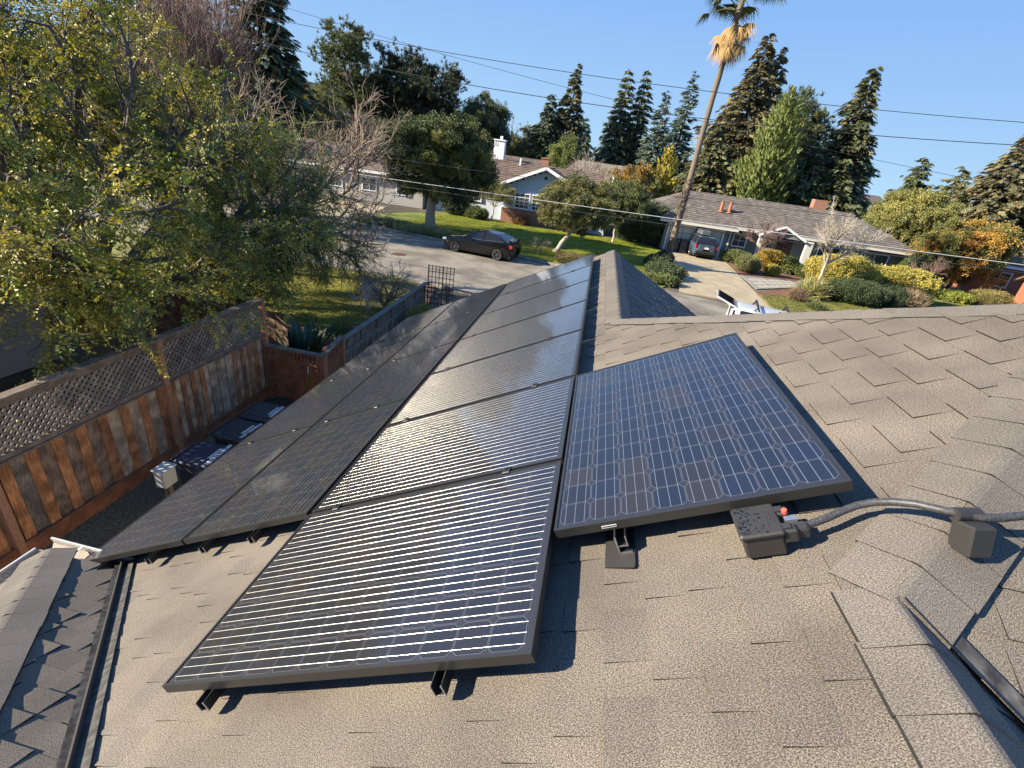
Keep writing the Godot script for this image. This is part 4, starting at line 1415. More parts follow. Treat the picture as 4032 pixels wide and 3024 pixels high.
# ---------------------------------------------------------------- houses across the street
func tiled(parent: Node3D, o: Vector3, e: Vector3, up: Vector3, poly: PackedVector2Array, ex: float, w: float, th: float, mats: Array, limit: int, sd: int) -> void:
	# a slope in real tiles: the first `limit` as parts, the others joined
	var nn := e.cross(up).normalized()
	var t := Transform3D(Basis(e, up, nn), o)
	var deck := MB.new()
	deck.prism(poly, -0.12, -0.004, t)
	var dk := part(parent, "roof_slope", deck.mesh(mats[0]))
	var lo := Vector2(1e9, 1e9)
	var hi := -lo
	for q in poly:
		lo = lo.min(q)
		hi = hi.max(q)
	var r := RandomNumberGenerator.new()
	r.seed = sd
	var rest := []
	for m in mats:
		rest.append(MB.new())
	var made := 0
	var y := lo.y
	var row := 0
	while y < hi.y:
		var x := lo.x - w * (0.5 if row % 2 else 0.0)
		while x < hi.x:
			var rect := PackedVector2Array([Vector2(x + 0.004, y), Vector2(x + w - 0.004, y), Vector2(x + w - 0.004, y + ex + 0.02), Vector2(x + 0.004, y + ex + 0.02)])
			var tone := r.randi() % mats.size()
			var lift := th * r.randf_range(0.8, 1.2)
			for piece in Geometry2D.intersect_polygons(rect, poly):
				if piece.size() < 3 or Geometry2D.is_polygon_clockwise(piece):
					continue
				var m: MB = MB.new() if made < limit else rest[tone]
				var a := PackedVector3Array()
				var b := PackedVector3Array()
				for q in piece:
					var f := clampf((q.y - y) / ex, 0.0, 1.0)
					a.append(t * Vector3(q.x, q.y, lift * (1.0 - f) + 0.004))
					b.append(t * Vector3(q.x, q.y, -0.003))
				for i in range(1, a.size() - 1):
					m.tri(a[0], a[i], a[i + 1])
				for i in a.size():
					var j := (i + 1) % a.size()
					m.quad(b[i], b[j], a[j], a[i])
				if made < limit:
					part(dk, "tile", m.mesh(mats[tone]))
					made += 1
			x += w
		y += ex
		row += 1
	var am := ArrayMesh.new()
	for i in mats.size():
		rest[i].into(am, mats[i])
	if am.get_surface_count():
		part(dk, "tile_field", am).set_meta("kind", "stuff")


func window(o: Node3D, at: Vector3, w: float, h: float, cols: int, rows: int, trim: Material, turn := 0.0) -> void:
	var n := Node3D.new()
	n.name = "window"
	o.add_child(n, true)
	n.position = at
	n.rotation.y = turn
	var f := MB.new()
	for s in [-1, 1]:
		f.box(Vector3(s * w / 2, 0, 0.02), Vector3(0.09, h + 0.18, 0.06))
		f.box(Vector3(0, s * h / 2, 0.021), Vector3(w - 0.09, 0.09, 0.06))
	for i in range(1, cols):
		f.box(Vector3(-w / 2 + w * i / cols, 0, 0.015), Vector3(0.035, h - 0.09, 0.03))
	for i in range(1, rows):
		f.box(Vector3(0, -h / 2 + h * i / rows, 0.0155), Vector3(w - 0.09, 0.035, 0.028))
	part(n, "frame", f.mesh(trim))
	for i in cols:
		for j in rows:
			var p := MB.new()
			p.box(Vector3(-w / 2 + w * (i + 0.5) / cols, -h / 2 + h * (j + 0.5) / rows, -0.004), Vector3(w / cols, h / rows, 0.006))
			part(n, "pane", p.mesh(M["window_glass"]))


func gable_poly(x0: float, x1: float, ya: float, xm: float, yt: float, base: float) -> PackedVector2Array:
	return PackedVector2Array([Vector2(x0, base), Vector2(x1, base), Vector2(x1, ya), Vector2(xm, yt), Vector2(x0, ya)])


func plain_house(called: String, label: String, at: Vector3, size: Vector3, rise: float, wallm: Material, roofm: Array, turn := 0.0) -> Node3D:
	# gable house: ridge along x; walls with windows, a door, eaves, fascia
	var o := thing(called, label, "house", at, "", turn)
	var w := MB.new()
	w.box(Vector3(0, size.y / 2, 0), Vector3(size.x, size.y, size.z))
	part(o, "wall", w.mesh(wallm))
	var hz := size.z / 2 + 0.5
	var sl := Vector2(hz, rise).length()
	for s in [-1, 1]:
		var e := Vector3(s, 0, 0)
		var up := Vector3(0, rise, -s * hz).normalized()
		var hx := size.x / 2 + 0.4
		tiled(o, Vector3(0, size.y, s * hz), e, up, PackedVector2Array([Vector2(-hx, 0), Vector2(hx, 0), Vector2(hx, sl), Vector2(-hx, sl)]), 0.36, 0.4, 0.03, roofm, 0, 500)
		var gb := MB.new()
		gb.prism(PackedVector2Array([Vector2(-size.z / 2, size.y - 0.01), Vector2(size.z / 2, size.y - 0.01), Vector2(0, size.y + rise * 0.92)]), -0.05, 0.05, Transform3D(Basis(Vector3(0, 0, 1), Vector3(0, 1, 0), Vector3(-1, 0, 0)), Vector3(s * size.x / 2, 0, 0)))
		part(o, "gable_wall", gb.mesh(wallm))
		var fa := MB.new()
		fa.box(Vector3(0, size.y - 0.02, s * (hz + 0.015)), Vector3(size.x + 0.8, 0.2, 0.03))
		part(o, "fascia", fa.mesh(M["white_trim"]))
	for i in int(size.x / 3.2):
		window(o, Vector3(-size.x / 2 + 1.6 + i * 3.2, size.y * 0.58, size.z / 2 + 0.01), 1.3, 1.1, 2, 2, M["white_trim"])
	return o


func build_houses() -> void:
	mat("white_trim", lin(0.74, 0.75, 0.76), 0.6)
	mat("siding_blue", lin(0.50, 0.56, 0.63), 0.7)
	surface("brick", lin(0.17, 0.07, 0.045), lin(0.42, 0.22, 0.15), 0.9, Vector3(1.0, 2.2, 1.0), 0.12, 201)
	for i in 3:
		var k: float = [1.0, 0.86, 1.14][i]
		surface("brown_tile_%d" % i, lin(0.13 * k, 0.092 * k, 0.072 * k), lin(0.23 * k, 0.165 * k, 0.13 * k), 0.9, Vector3.ONE * 0.9, 0.06, 203 + i, 0.2, 0.4)
		surface("grey_tile_%d" % i, lin(0.13 * k, 0.108 * k, 0.09 * k), lin(0.225 * k, 0.19 * k, 0.16 * k), 0.9, Vector3.ONE * 0.9, 0.06, 207 + i, 0.2, 0.4)
	var gl := mat("window_glass", lin(0.05, 0.065, 0.075), 0.06)
	gl.metallic_specular = 0.7
	mat("sage_wall", lin(0.20, 0.20, 0.165), 0.85)
	mat("cream_wall", lin(0.52, 0.50, 0.42), 0.85)
	mat("garage_cream", lin(0.55, 0.53, 0.45), 0.7)
	mat("dark_door", lin(0.03, 0.028, 0.028), 0.5)
	mat("wreath", lin(0.22, 0.04, 0.03), 0.9)
	mat("slate_wall", lin(0.07, 0.09, 0.12), 0.8)
	mat("terracotta", lin(0.35, 0.13, 0.075), 0.85)
	mat("pink_wall", lin(0.55, 0.42, 0.37), 0.9)
	var bt := [M["brown_tile_0"], M["brown_tile_1"], M["brown_tile_2"]]
	var gt := [M["grey_tile_0"], M["grey_tile_1"], M["grey_tile_2"]]
	# house with the pale blue gable
	var h := thing("gable_house", "pale blue house with a white trimmed gable and brown tile roof", "house", Vector3.ZERO)
	var w := MB.new()
	w.box(Vector3(-7.5, 1.45, -48.5), Vector3(16.5, 2.9, 8.0))
	part(h, "wall", w.mesh(M["siding_blue"]))
	var fw := MB.new()
	fw.prism(gable_poly(-8.6, -1.4, 3.0, -5.06, 4.55, 0.0), -44.5, -43.9)
	part(h, "gable_wall", fw.mesh(M["siding_blue"]))
	for i in 15:
		var y := 1.3 + i * 0.22
		var half := 3.6 if y < 3.0 else 3.6 * (4.6 - y) / 1.6
		if half > 0.15:
			part(h, "siding_board", boxmesh(Vector3(half * 2, 0.2, 0.03), M["siding_blue"], 0.004), Vector3(-5.0, y + 0.1, -43.885))
	part(h, "brick_base", boxmesh(Vector3(7.4, 1.2, 0.14), M["brick"]), Vector3(-5.0, 0.6, -43.86))
	for s in [-1, 1]:
		var tr := MB.new()
		tr.beam(Vector3(-5.06, 4.86, -43.25), Vector3(-5.06 + s * 4.35, 2.93, -43.25), 0.06, 0.24)
		part(h, "barge_board", tr.mesh(M["white_trim"]))
		var up := Vector3(-s * 4.35, 1.93, 0).normalized()
		var e := Vector3(0, 0, -s)
		tiled(h, Vector3(-5.06 + s * 4.35, 2.98, -46.0), e, up, PackedVector2Array([Vector2(-2.75, 0), Vector2(2.75, 0), Vector2(2.75, 4.76), Vector2(-2.75, 4.76)]) , 0.33, 0.36, 0.055, bt, 60, 510 + s)
	tiled(h, Vector3(-7.5, 2.85, -44.3), Vector3(1, 0, 0), Vector3(0, 2.1, -4.3).normalized(), PackedVector2Array([Vector2(-8.6, 0), Vector2(7.4, 0), Vector2(7.4, 4.78), Vector2(-8.6, 4.78)]), 0.33, 0.36, 0.055, bt, 240, 513)
	tiled(h, Vector3(-7.5, 2.85, -52.9), Vector3(-1, 0, 0), Vector3(0, 2.1, 4.3).normalized(), PackedVector2Array([Vector2(-7.4, 0), Vector2(8.6, 0), Vector2(8.6, 4.78), Vector2(-7.4, 4.78)]), 0.33, 0.36, 0.055, bt, 0, 514)
	for x in [-15.7, 0.7]:
		var ge := MB.new()
		ge.prism(PackedVector2Array([Vector2(-4.2, 2.85), Vector2(4.2, 2.85), Vector2(0, 4.85)]), -0.05, 0.05, Transform3D(Basis(Vector3(0, 0, 1), Vector3(0, 1, 0), Vector3(-1, 0, 0)), Vector3(x, 0, -48.6)))
		part(h, "end_gable", ge.mesh(M["siding_blue"]))
	part(h, "eave_trim", boxmesh(Vector3(16.2, 0.16, 0.05), M["white_trim"]), Vector3(-8.0, 2.82, -44.22))
	window(h, Vector3(-6.9, 1.95, -43.8), 1.3, 1.25, 3, 4, M["white_trim"])
	window(h, Vector3(-5.2, 1.95, -43.8), 1.6, 1.25, 4, 4, M["white_trim"])
	window(h, Vector3(-11.5, 1.9, -44.4), 1.4, 1.1, 2, 2, M["white_trim"])
	var vent := MB.new()
	vent.lathe([Vector2(0.0001, 0.02), Vector2(0.14, 0.02), Vector2(0.16, 0.0)], Vector3(-5.06, 4.05, -43.85), 10, Basis(Vector3(1, 0, 0), Vector3(0, 0, 1), Vector3(0, -1, 0)))
	part(h, "gable_vent", vent.mesh(M["dark_door"]))
	var ch := part(h, "chimney", boxmesh(Vector3(0.7, 1.2, 0.7), M["brick"]), Vector3(-5.9, 5.0, -48.9))
	part(ch, "chimney_cap", boxmesh(Vector3(0.84, 0.1, 0.84), M["brick"]), Vector3(0, 0.64, 0))
	part(h, "vent_pipe", boxmesh(Vector3(0.14, 0.7, 0.14), M["white_trim"]), Vector3(-8.2, 5.0, -48.2))
	part(h, "porch_gable", boxmesh(Vector3(2.6, 0.3, 1.8), M["white_trim"]), Vector3(1.6, 3.0, -45.5))
	# garage to its left behind the round tree
	var gh := plain_house("garage_house", "low grey garage house with brown roof left of the gable house", Vector3(-23, 0, -47), Vector3(13, 2.6, 8), 1.9, M["grey_stucco"], bt, 0.1)
	# ranch house with the garage
	var o := thing("long_ranch_house", "long low sage house with grey brown roof and cream garage", "house", Vector3.ZERO)
	var rw := MB.new()
	rw.prism(PackedVector2Array([Vector2(5.6, 41.9), Vector2(10.75, 41.9), Vector2(10.75, 43.9), Vector2(25.4, 43.9), Vector2(25.4, 52), Vector2(3.8, 52), Vector2(3.8, 44.2), Vector2(5.6, 44.2)]), 0.0, 2.36, Transform3D(Basis(Vector3(1, 0, 0), Vector3(0, 0, -1), Vector3(0, 1, 0)), Vector3.ZERO))
	part(o, "wall", rw.mesh(M["sage_wall"]))
	# main hip roof
	var k := sqrt(1.0 + 0.47 * 0.47)
	var hipo := func(half: float, run: float) -> PackedVector2Array:
		return PackedVector2Array([Vector2(-half, 0), Vector2(half, 0), Vector2(half - run, run * k), Vector2(-half + run, run * k)])
	tiled(o, Vector3(14.6, 2.42, -43.2), Vector3(1, 0, 0), Vector3(0, 0.47, -1).normalized(), hipo.call(11.6, 4.7), 0.30, 0.34, 0.04, gt, 0, 521)
	tiled(o, Vector3(14.6, 2.42, -52.6), Vector3(-1, 0, 0), Vector3(0, 0.47, 1).normalized(), hipo.call(11.6, 4.7), 0.30, 0.34, 0.04, gt, 0, 522)
	for s in [-1, 1]:
		tiled(o, Vector3(14.6 + s * 11.6, 2.42, -47.9), Vector3(0, 0, -s), Vector3(-s, 0.47, 0).normalized(), PackedVector2Array([Vector2(-4.7, 0), Vector2(4.7, 0), Vector2(0, 4.7 * k)]), 0.30, 0.34, 0.04, gt, 60, 523 + s)
	# garage wing roof
	tiled(o, Vector3(8.1, 2.42, -41.2), Vector3(1, 0, 0), Vector3(0, 0.47, -1).normalized(), PackedVector2Array([Vector2(-3.1, 0), Vector2(3.1, 0), Vector2(0.6, 2.5 * k), Vector2(0.6, 6.0 * k), Vector2(-0.6, 6.0 * k), Vector2(-0.6, 2.5 * k)]).slice(0, 3) + PackedVector2Array([Vector2(-0.6, 2.5 * k)]), 0.30, 0.34, 0.04, gt, 140, 527)
	for s in [-1, 1]:
		tiled(o, Vector3(8.1 + s * 3.1, 2.42, -44.2), Vector3(0, 0, -s), Vector3(-s, 0.47, 0).normalized(), PackedVector2Array([Vector2(-3.0, 0), Vector2(3.0, 0), Vector2(3.0, 2.5 * k), Vector2(-0.5, 2.5 * k)] if s == 1 else [Vector2(-3.0, 0), Vector2(3.0, 0), Vector2(0.5, 2.5 * k), Vector2(-3.0, 2.5 * k)]), 0.30, 0.34, 0.04, gt, 60, 530 + s)
	# entry gable
	for s in [-1, 1]:
		tiled(o, Vector3(14.9 + s * 1.8, 2.26, -43.6), Vector3(0, 0, -s), Vector3(-s, 0.47, 0).normalized(), PackedVector2Array([Vector2(-1.5, 0), Vector2(1.5, 0), Vector2(1.5, 1.8 * k), Vector2(-1.5, 1.8 * k)]), 0.30, 0.34, 0.04, gt, 40, 535 + s)
		var tb := MB.new()
		tb.beam(Vector3(14.9, 3.06, -42.08), Vector3(14.9 + s * 1.85, 2.19, -42.08), 0.05, 0.16)
		part(o, "barge_board", tb.mesh(M["white_trim"]))
	var eg := MB.new()
	eg.prism(PackedVector2Array([Vector2(13.3, 2.2), Vector2(16.5, 2.2), Vector2(14.9, 2.95)]), -42.5, -42.4)
	part(o, "entry_gable", eg.mesh(M["sage_wall"]))
	# fascias
	part(o, "fascia", boxmesh(Vector3(6.2, 0.2, 0.04), M["garage_cream"]), Vector3(8.1, 2.34, -41.17))
	part(o, "fascia", boxmesh(Vector3(15.0, 0.18, 0.04), M["garage_cream"]), Vector3(18.7, 2.34, -43.17))
	var soff := MB.new()
	soff.box(Vector3(8.1, 2.3, -41.55), Vector3(6.0, 0.05, 0.7))
	part(o, "soffit", soff.mesh(M["sage_wall"]))
	# garage door in panels
	var gd := Node3D.new()
	gd.name = "garage_door"
	o.add_child(gd)
	gd.position = Vector3(8.1, 0, -41.86)
	for i in 4:
		for j in 4:
			part(gd, "door_panel", boxmesh(Vector3(1.0, 0.46, 0.05), M["garage_cream"], 0.02), Vector3(-1.55 + i * 1.04, 0.26 + j * 0.5, 0))
	part(gd, "door_frame", boxmesh(Vector3(4.6, 0.16, 0.1), M["white_trim"]), Vector3(0, 2.1, 0.02))
	for s in [-1, 1]:
		part(gd, "door_frame", boxmesh(Vector3(0.16, 2.05, 0.1), M["white_trim"]), Vector3(s * 2.2, 1.02, 0.02))
	part(o, "pier", boxmesh(Vector3(0.12, 2.3, 2.2), M["cream_wall"]), Vector3(10.83, 1.15, -42.9))
	window(o, Vector3(12.2, 1.4, -43.86), 1.1, 1.0, 2, 2, M["white_trim"])
	var dr := part(o, "front_door", boxmesh(Vector3(1.15, 2.05, 0.08), M["dark_door"]), Vector3(15.9, 1.05, -43.84))
	var wrm := MB.new()
	var wp := PackedVector3Array()
	var wrd := PackedFloat32Array()
	for i in 13:
		wp.append(Vector3(cos(TAU * i / 12.0) * 0.22, 0.45 + sin(TAU * i / 12.0) * 0.22, 0.07))
		wrd.append(0.06)
	wrm.tube(wp, wrd, 6)
	part(dr, "wreath", wrm.mesh(M["wreath"]))
	for x in [13.4, 17.2]:
		part(o, "porch_post", boxmesh(Vector3(0.3 if x < 15 else 0.55, 2.2, 0.3), M["cream_wall"], 0.02), Vector3(x, 1.1, -42.4))
	part(o, "porch_step", boxmesh(Vector3(3.6, 0.16, 1.6), M["concrete"]), Vector3(15.5, 0.08, -42.9))
	window(o, Vector3(19.4, 1.35, -43.86), 1.7, 1.2, 2, 1, M["white_trim"])
	window(o, Vector3(23.0, 1.35, -43.86), 2.1, 1.2, 2, 1, M["white_trim"])
	for x in [10.3, 11.0]:
		var vp := MB.new()
		vp.lathe([Vector2(0.0001, 0.9), Vector2(0.13, 0.9), Vector2(0.13, 0.1), Vector2(0.3, 0.02)], Vector3(x, 3.35, -45.2), 10)
		part(o, "vent_pipe", vp.mesh(M["terracotta"]))
	var dm := MB.new()
	dm.lathe([Vector2(0.0001, 0.32), Vector2(0.35, 0.28), Vector2(0.65, 0.12), Vector2(0.75, 0.0)], Vector3(13.3, 4.36, -48.6), 14)
	part(o, "skylight_dome", dm.mesh(M["white_trim"]))
	part(o, "chimney", boxmesh(Vector3(1.1, 1.5, 0.8), M["brick"]), Vector3(19.0, 4.6, -48.2))
	# houses behind
	plain_house("back_house", "brown roofed house with a white chimney behind the gable house", Vector3(-16, 0, -66), Vector3(15, 3.0, 9), 2.4, M["cream_wall"], bt, 0.15)
	var wc := thing("white_chimney", "white painted chimney stack rising behind the brown tile roof", "chimney", Vector3(-13.2, 0, -62))
	part(wc, "stack", boxmesh(Vector3(1.3, 6.9, 0.9), M["white_trim"], 0.03), Vector3(0, 3.45, 0))
	part(wc, "cap", boxmesh(Vector3(1.5, 0.14, 1.1), M["white_trim"]), Vector3(0, 6.95, 0))
	part(wc, "flue_pot", boxmesh(Vector3(0.3, 0.4, 0.3), M["white_trim"]), Vector3(0.1, 7.2, 0))
	plain_house("slate_house", "dark slate blue two storey house beyond the golden shrub", Vector3(-0.5, 0, -66), Vector3(7, 4.0, 7), 2.0, M["slate_wall"], gt, -0.5)
	plain_house("right_brown_house", "brown roofed house partly hidden by the orange leaved tree", Vector3(38, 0, -46), Vector3(12, 2.5, 8), 1.6, M["terracotta"], bt, -0.35)
	plain_house("tan_house", "tan roofed house past the grey hip at the far right", Vector3(34, 0, -36.5), Vector3(7, 1.9, 5), 1.1, M["terracotta"], [M["tan_roof"]] if M.has("tan_roof") else bt, -0.3)
	plain_house("far_pale_house", "pale distant house between the dark conifer and yellow green tree", Vector3(42, 0, -92), Vector3(10, 4.2, 8), 2.0, M["cream_wall"], gt, 0.2)
	plain_house("far_pink_house", "distant pinkish house far down the street on the right", Vector3(60, 0, -135), Vector3(12, 5.5, 9), 2.2, M["pink_wall"], gt, 0.3)


# ---------------------------------------------------------------- plants
func leaf_into(m: MB, at: Vector3, d: Vector3, side: Vector3, l: float, w: float) -> void:
	var up := side.cross(d).normalized()
	var mid := at + d * (l * 0.5)
	var tip := at + d * l - up * (l * 0.12)
	var a := mid + side * w + up * (w * 0.35)
	var b := mid - side * w + up * (w * 0.35)
	m.tri(at, a, tip)
	m.tri(at, tip, b)


func sprig(n: int, l: float, leaf: float, w: float, sd: int, droop := 0.3) -> ArrayMesh:
	# a twig of length l along +z with leaves both sides
	var r := RandomNumberGenerator.new()
	r.seed = sd
	var m := MB.new()
	for i in n:
		var t := (i + 0.5) / n
		var p := Vector3(r.randf_range(-0.05, 0.05) * l, -droop * l * t * t, l * t)
		var s := 1.0 if i % 2 else -1.0
		var d := Vector3(s * r.randf_range(0.5, 1.1), r.randf_range(-0.5, 0.5), r.randf_range(0.1, 0.8)).normalized()
		var side := d.cross(Vector3(r.randf_range(-0.6, 0.6), 1, r.randf_range(-0.6, 0.6))).normalized()
		leaf_into(m, p, d, side, leaf * r.randf_range(0.7, 1.25), leaf * w * r.randf_range(0.8, 1.2))
	return m.mesh(null)


func clump(n: int, rad: float, leaf: float, w: float, sd: int) -> ArrayMesh:
	# leaves pointing out of a loose ball
	var r := RandomNumberGenerator.new()
	r.seed = sd
	var m := MB.new()
	for i in n:
		var d := Vector3(r.randfn(), r.randfn(), r.randfn()).normalized()
		var p := d * rad * r.randf_range(0.25, 1.0)
		var o := (d + Vector3(r.randfn(), r.randfn() - 0.3, r.randfn()) * 0.55).normalized()
		var side := o.cross(Vector3(r.randfn(), r.randfn(), r.randfn())).normalized()
		leaf_into(m, p, o, side, leaf * r.randf_range(0.7, 1.3), leaf * w)
	return m.mesh(null)


func frond(l: float, pairs: int, spread: float, needle: float, sd: int, droop: float) -> ArrayMesh:
	# a conifer spray along +z: a bent spine with side shoots
	var r := RandomNumberGenerator.new()
	r.seed = sd
	var m := MB.new()
	var q := Vector3.ZERO
	for i in pairs:
		var t := (i + 1.0) / pairs
		var p := Vector3(0, -droop * l * t * t, l * t)
		m.tri(q + Vector3(needle * 0.5, 0, 0), p, q - Vector3(needle * 0.5, 0, 0))
		for s in [-1, 1]:
			var w := spread * (1.0 - 0.75 * t) * r.randf_range(0.7, 1.25)
			var d := Vector3(s * w, -droop * w * 0.9 + r.randf_range(-0.12, 0.12) * w, w * r.randf_range(0.35, 0.8))
			var k := Vector3(0, needle * r.randf_range(-0.5, 0.5), needle)
			m.tri(q - k, q + d, q + k)
		q = p
	return m.mesh(null)


func tuft(n: int, l: float, w: float, sd: int) -> ArrayMesh:
	# needles or blades fanning up and out
	var r := RandomNumberGenerator.new()
	r.seed = sd
	var m := MB.new()
	for i in n:
		var a := r.randf() * TAU
		var d := Vector3(cos(a) * r.randf_range(0.2, 1.0), r.randf_range(0.35, 1.0), sin(a) * r.randf_range(0.2, 1.0)).normalized()
		var side := d.cross(Vector3.UP).normalized() * w
		var b := Vector3(cos(a * 3.0), 0, sin(a * 3.0)) * l * 0.1
		m.tri(b - side, b + side, b + d * l * r.randf_range(0.6, 1.1))
	return m.mesh(null)


func put(buf: PackedFloat32Array, b: Basis, o: Vector3, c: Color) -> void:
	buf.append_array(PackedFloat32Array([b.x.x, b.y.x, b.z.x, o.x, b.x.y, b.y.y, b.z.y, o.y, b.x.z, b.y.z, b.z.z, o.z, c.r, c.g, c.b, 1.0]))


func foliage(o: Node3D, called: String, m: Mesh, material: Material, buf: PackedFloat32Array) -> MultiMeshInstance3D:
	var mm := MultiMesh.new()
	mm.transform_format = MultiMesh.TRANSFORM_3D
	mm.use_colors = true
	mm.mesh = m
	mm.instance_count = buf.size() / 16
	mm.buffer = buf
	var n := MultiMeshInstance3D.new()
	n.name = called
	n.multimesh = mm
	n.material_override = material
	n.set_meta("kind", "stuff")
	o.add_child(n, true)
	return n


func facing(d: Vector3, r: RandomNumberGenerator, roll := 0.6) -> Basis:
	# +z along d, rolled a little
	var z := d.normalized()
	var x := Vector3.UP.cross(z)
	if x.length() < 0.05:
		x = Vector3.RIGHT
	x = x.normalized().rotated(z, r.randf_range(-roll, roll))
	return Basis(x, z.cross(x), z)


func tint(r: RandomNumberGenerator, cols: Array, vary := 0.25) -> Color:
	var c: Color = cols[r.randi() % cols.size()]
	var k := r.randf_range(1.0 - vary, 1.0 + vary)
	return Color(c.r * k, c.g * k, c.b * k)


func meander(a: Vector3, b: Vector3, n: int, wob: float, r: RandomNumberGenerator) -> PackedVector3Array:
	var p := PackedVector3Array()
	var l := a.distance_to(b)
	for i in n + 1:
		var t := i / float(n)
		var k := sin(PI * t) * wob * l
		p.append(a.lerp(b, t) + Vector3(r.randf_range(-k, k), r.randf_range(-k, k) * 0.6, r.randf_range(-k, k)))
	return p


func taper(n: int, r0: float, r1: float) -> PackedFloat32Array:
	var p := PackedFloat32Array()
	for i in n:
		p.append(lerpf(r0, r1, i / float(maxi(1, n - 1))))
	return p


# kind: redwood, spruce, cedar, cypress, column
func conifer(label: String, at: Vector3, h: float, rad: float, kind: String, cols: Array, sd: int, n: int, group := "conifers behind the houses") -> Node3D:
	var o := thing({"redwood": "redwood_tree", "spruce": "spruce_tree", "cedar": "cedar_tree", "cypress": "cypress_tree", "column": "column_cypress"}[kind], label, "tree", at, group)
	var r := RandomNumberGenerator.new()
	r.seed = sd
	var nz := FastNoiseLite.new()
	nz.seed = sd
	nz.frequency = 0.35
	var lean := Vector3(r.randf_range(-0.02, 0.02), 0, r.randf_range(-0.02, 0.02)) * h
	var tp := meander(Vector3(0, -0.05, 0), Vector3(0, h * 0.97, 0) + lean, 8, 0.006, r)
	var tm := MB.new()
	tm.tube(tp, taper(9, h * 0.017 + 0.05, 0.02), 7)
	part(o, "trunk", tm.mesh(M["bark_red"] if kind == "redwood" else M["bark_grey"]))
	var buf := PackedFloat32Array()
	var limbs := MB.new()
	var droop: float = {"redwood": 0.16, "spruce": 0.3, "cedar": 0.08, "cypress": -1.2, "column": -2.5}[kind]
	var low: float = {"redwood": 0.04, "spruce": 0.03, "cedar": 0.06, "cypress": 0.0, "column": 0.0}[kind]
	var size: float = {"redwood": 0.95, "spruce": 0.95, "cedar": 0.85, "cypress": 0.8, "column": 0.5}[kind]
	n = int(n * 1.25)
	var boughs := maxi(40, n / 16)
	for i in boughs:
		var t := (i + r.randf()) / boughs
		t = 1.0 - pow(1.0 - t, 0.72)
		var az := r.randf() * TAU
		if kind == "spruce":
			az = i * 2.39996
			t = clampf((floorf(t * 22.0) + r.randf_range(0.0, 0.35)) / 22.0, 0.0, 1.0)
		var y := h * lerpf(low, 0.985, t)
		var prof := pow(1.0 - t, 0.8)
		if kind == "redwood":
			prof = minf(1.0, (1.0 - t) * 1.55) * 0.9 + 0.06
			prof *= lerpf(0.72, 1.0, clampf(t * 5.0, 0, 1))
		elif kind == "cypress":
			prof = pow(sin(PI * clampf(0.16 + 0.84 * t, 0, 1)), 0.75) * (1.0 - 0.45 * t)
		elif kind == "column":
			prof = minf(1.0, (1.0 - t) * 4.0) * 0.9
		elif kind == "cedar":
			prof = pow(1.0 - t, 0.9) * 0.95 + 0.05
		var d := Vector3(cos(az), 0, sin(az))
		var q := Vector3(d.x * 2.0, y * 0.55, d.z * 2.0)
		var len := rad * prof * clampf(0.82 + 0.75 * nz.get_noise_3dv(q), 0.35, 1.3) * r.randf_range(0.8, 1.1)
		if len < 0.15:
			len = 0.15
		var base := Vector3(lean.x, 0, lean.z) * (y / h) + Vector3(0, y, 0)
		var along := 0.05
		var k := 0
		var tip := base + d * len - Vector3(0, droop * len * 0.7, 0)
		if kind in ["redwood", "spruce", "cedar"] and r.randf() < 0.3:
			limbs.tube(PackedVector3Array([base, base.lerp(tip, 0.5) + Vector3(0, len * 0.06, 0), tip]), PackedFloat32Array([0.05, 0.035, 0.01]), 3)
		var cnt := maxi(3, int(n / float(boughs) * (0.35 + prof)))
		for j in cnt:
			var f := sqrt((j + r.randf()) / cnt)
			f = lerpf(0.12, 1.0, f)
			var jit := Vector3(r.randfn(), r.randfn() * 0.6, r.randfn()) * (0.10 + 0.07 * len)
			var p := base + d * (len * f) - Vector3(0, droop * len * f * f * 0.75, 0) + jit
			var dir := (d + d.cross(Vector3.UP) * r.randf_range(-0.75, 0.75) + Vector3(0, -droop * (0.4 + f) + r.randf_range(-0.25, 0.2), 0)).normalized()
			var s := size * r.randf_range(0.6, 1.15) * lerpf(1.0, 0.62, t)
			put(buf, facing(dir, r, 0.9).scaled(Vector3.ONE * s), p, tint(r, cols))
	part(o, "limbs", limbs.mesh(M["bark_grey"])).set_meta("kind", "stuff")
	var crown := foliage(o, "crown", mesh_cache["frond_" + kind], M["needles"], buf)
	return o


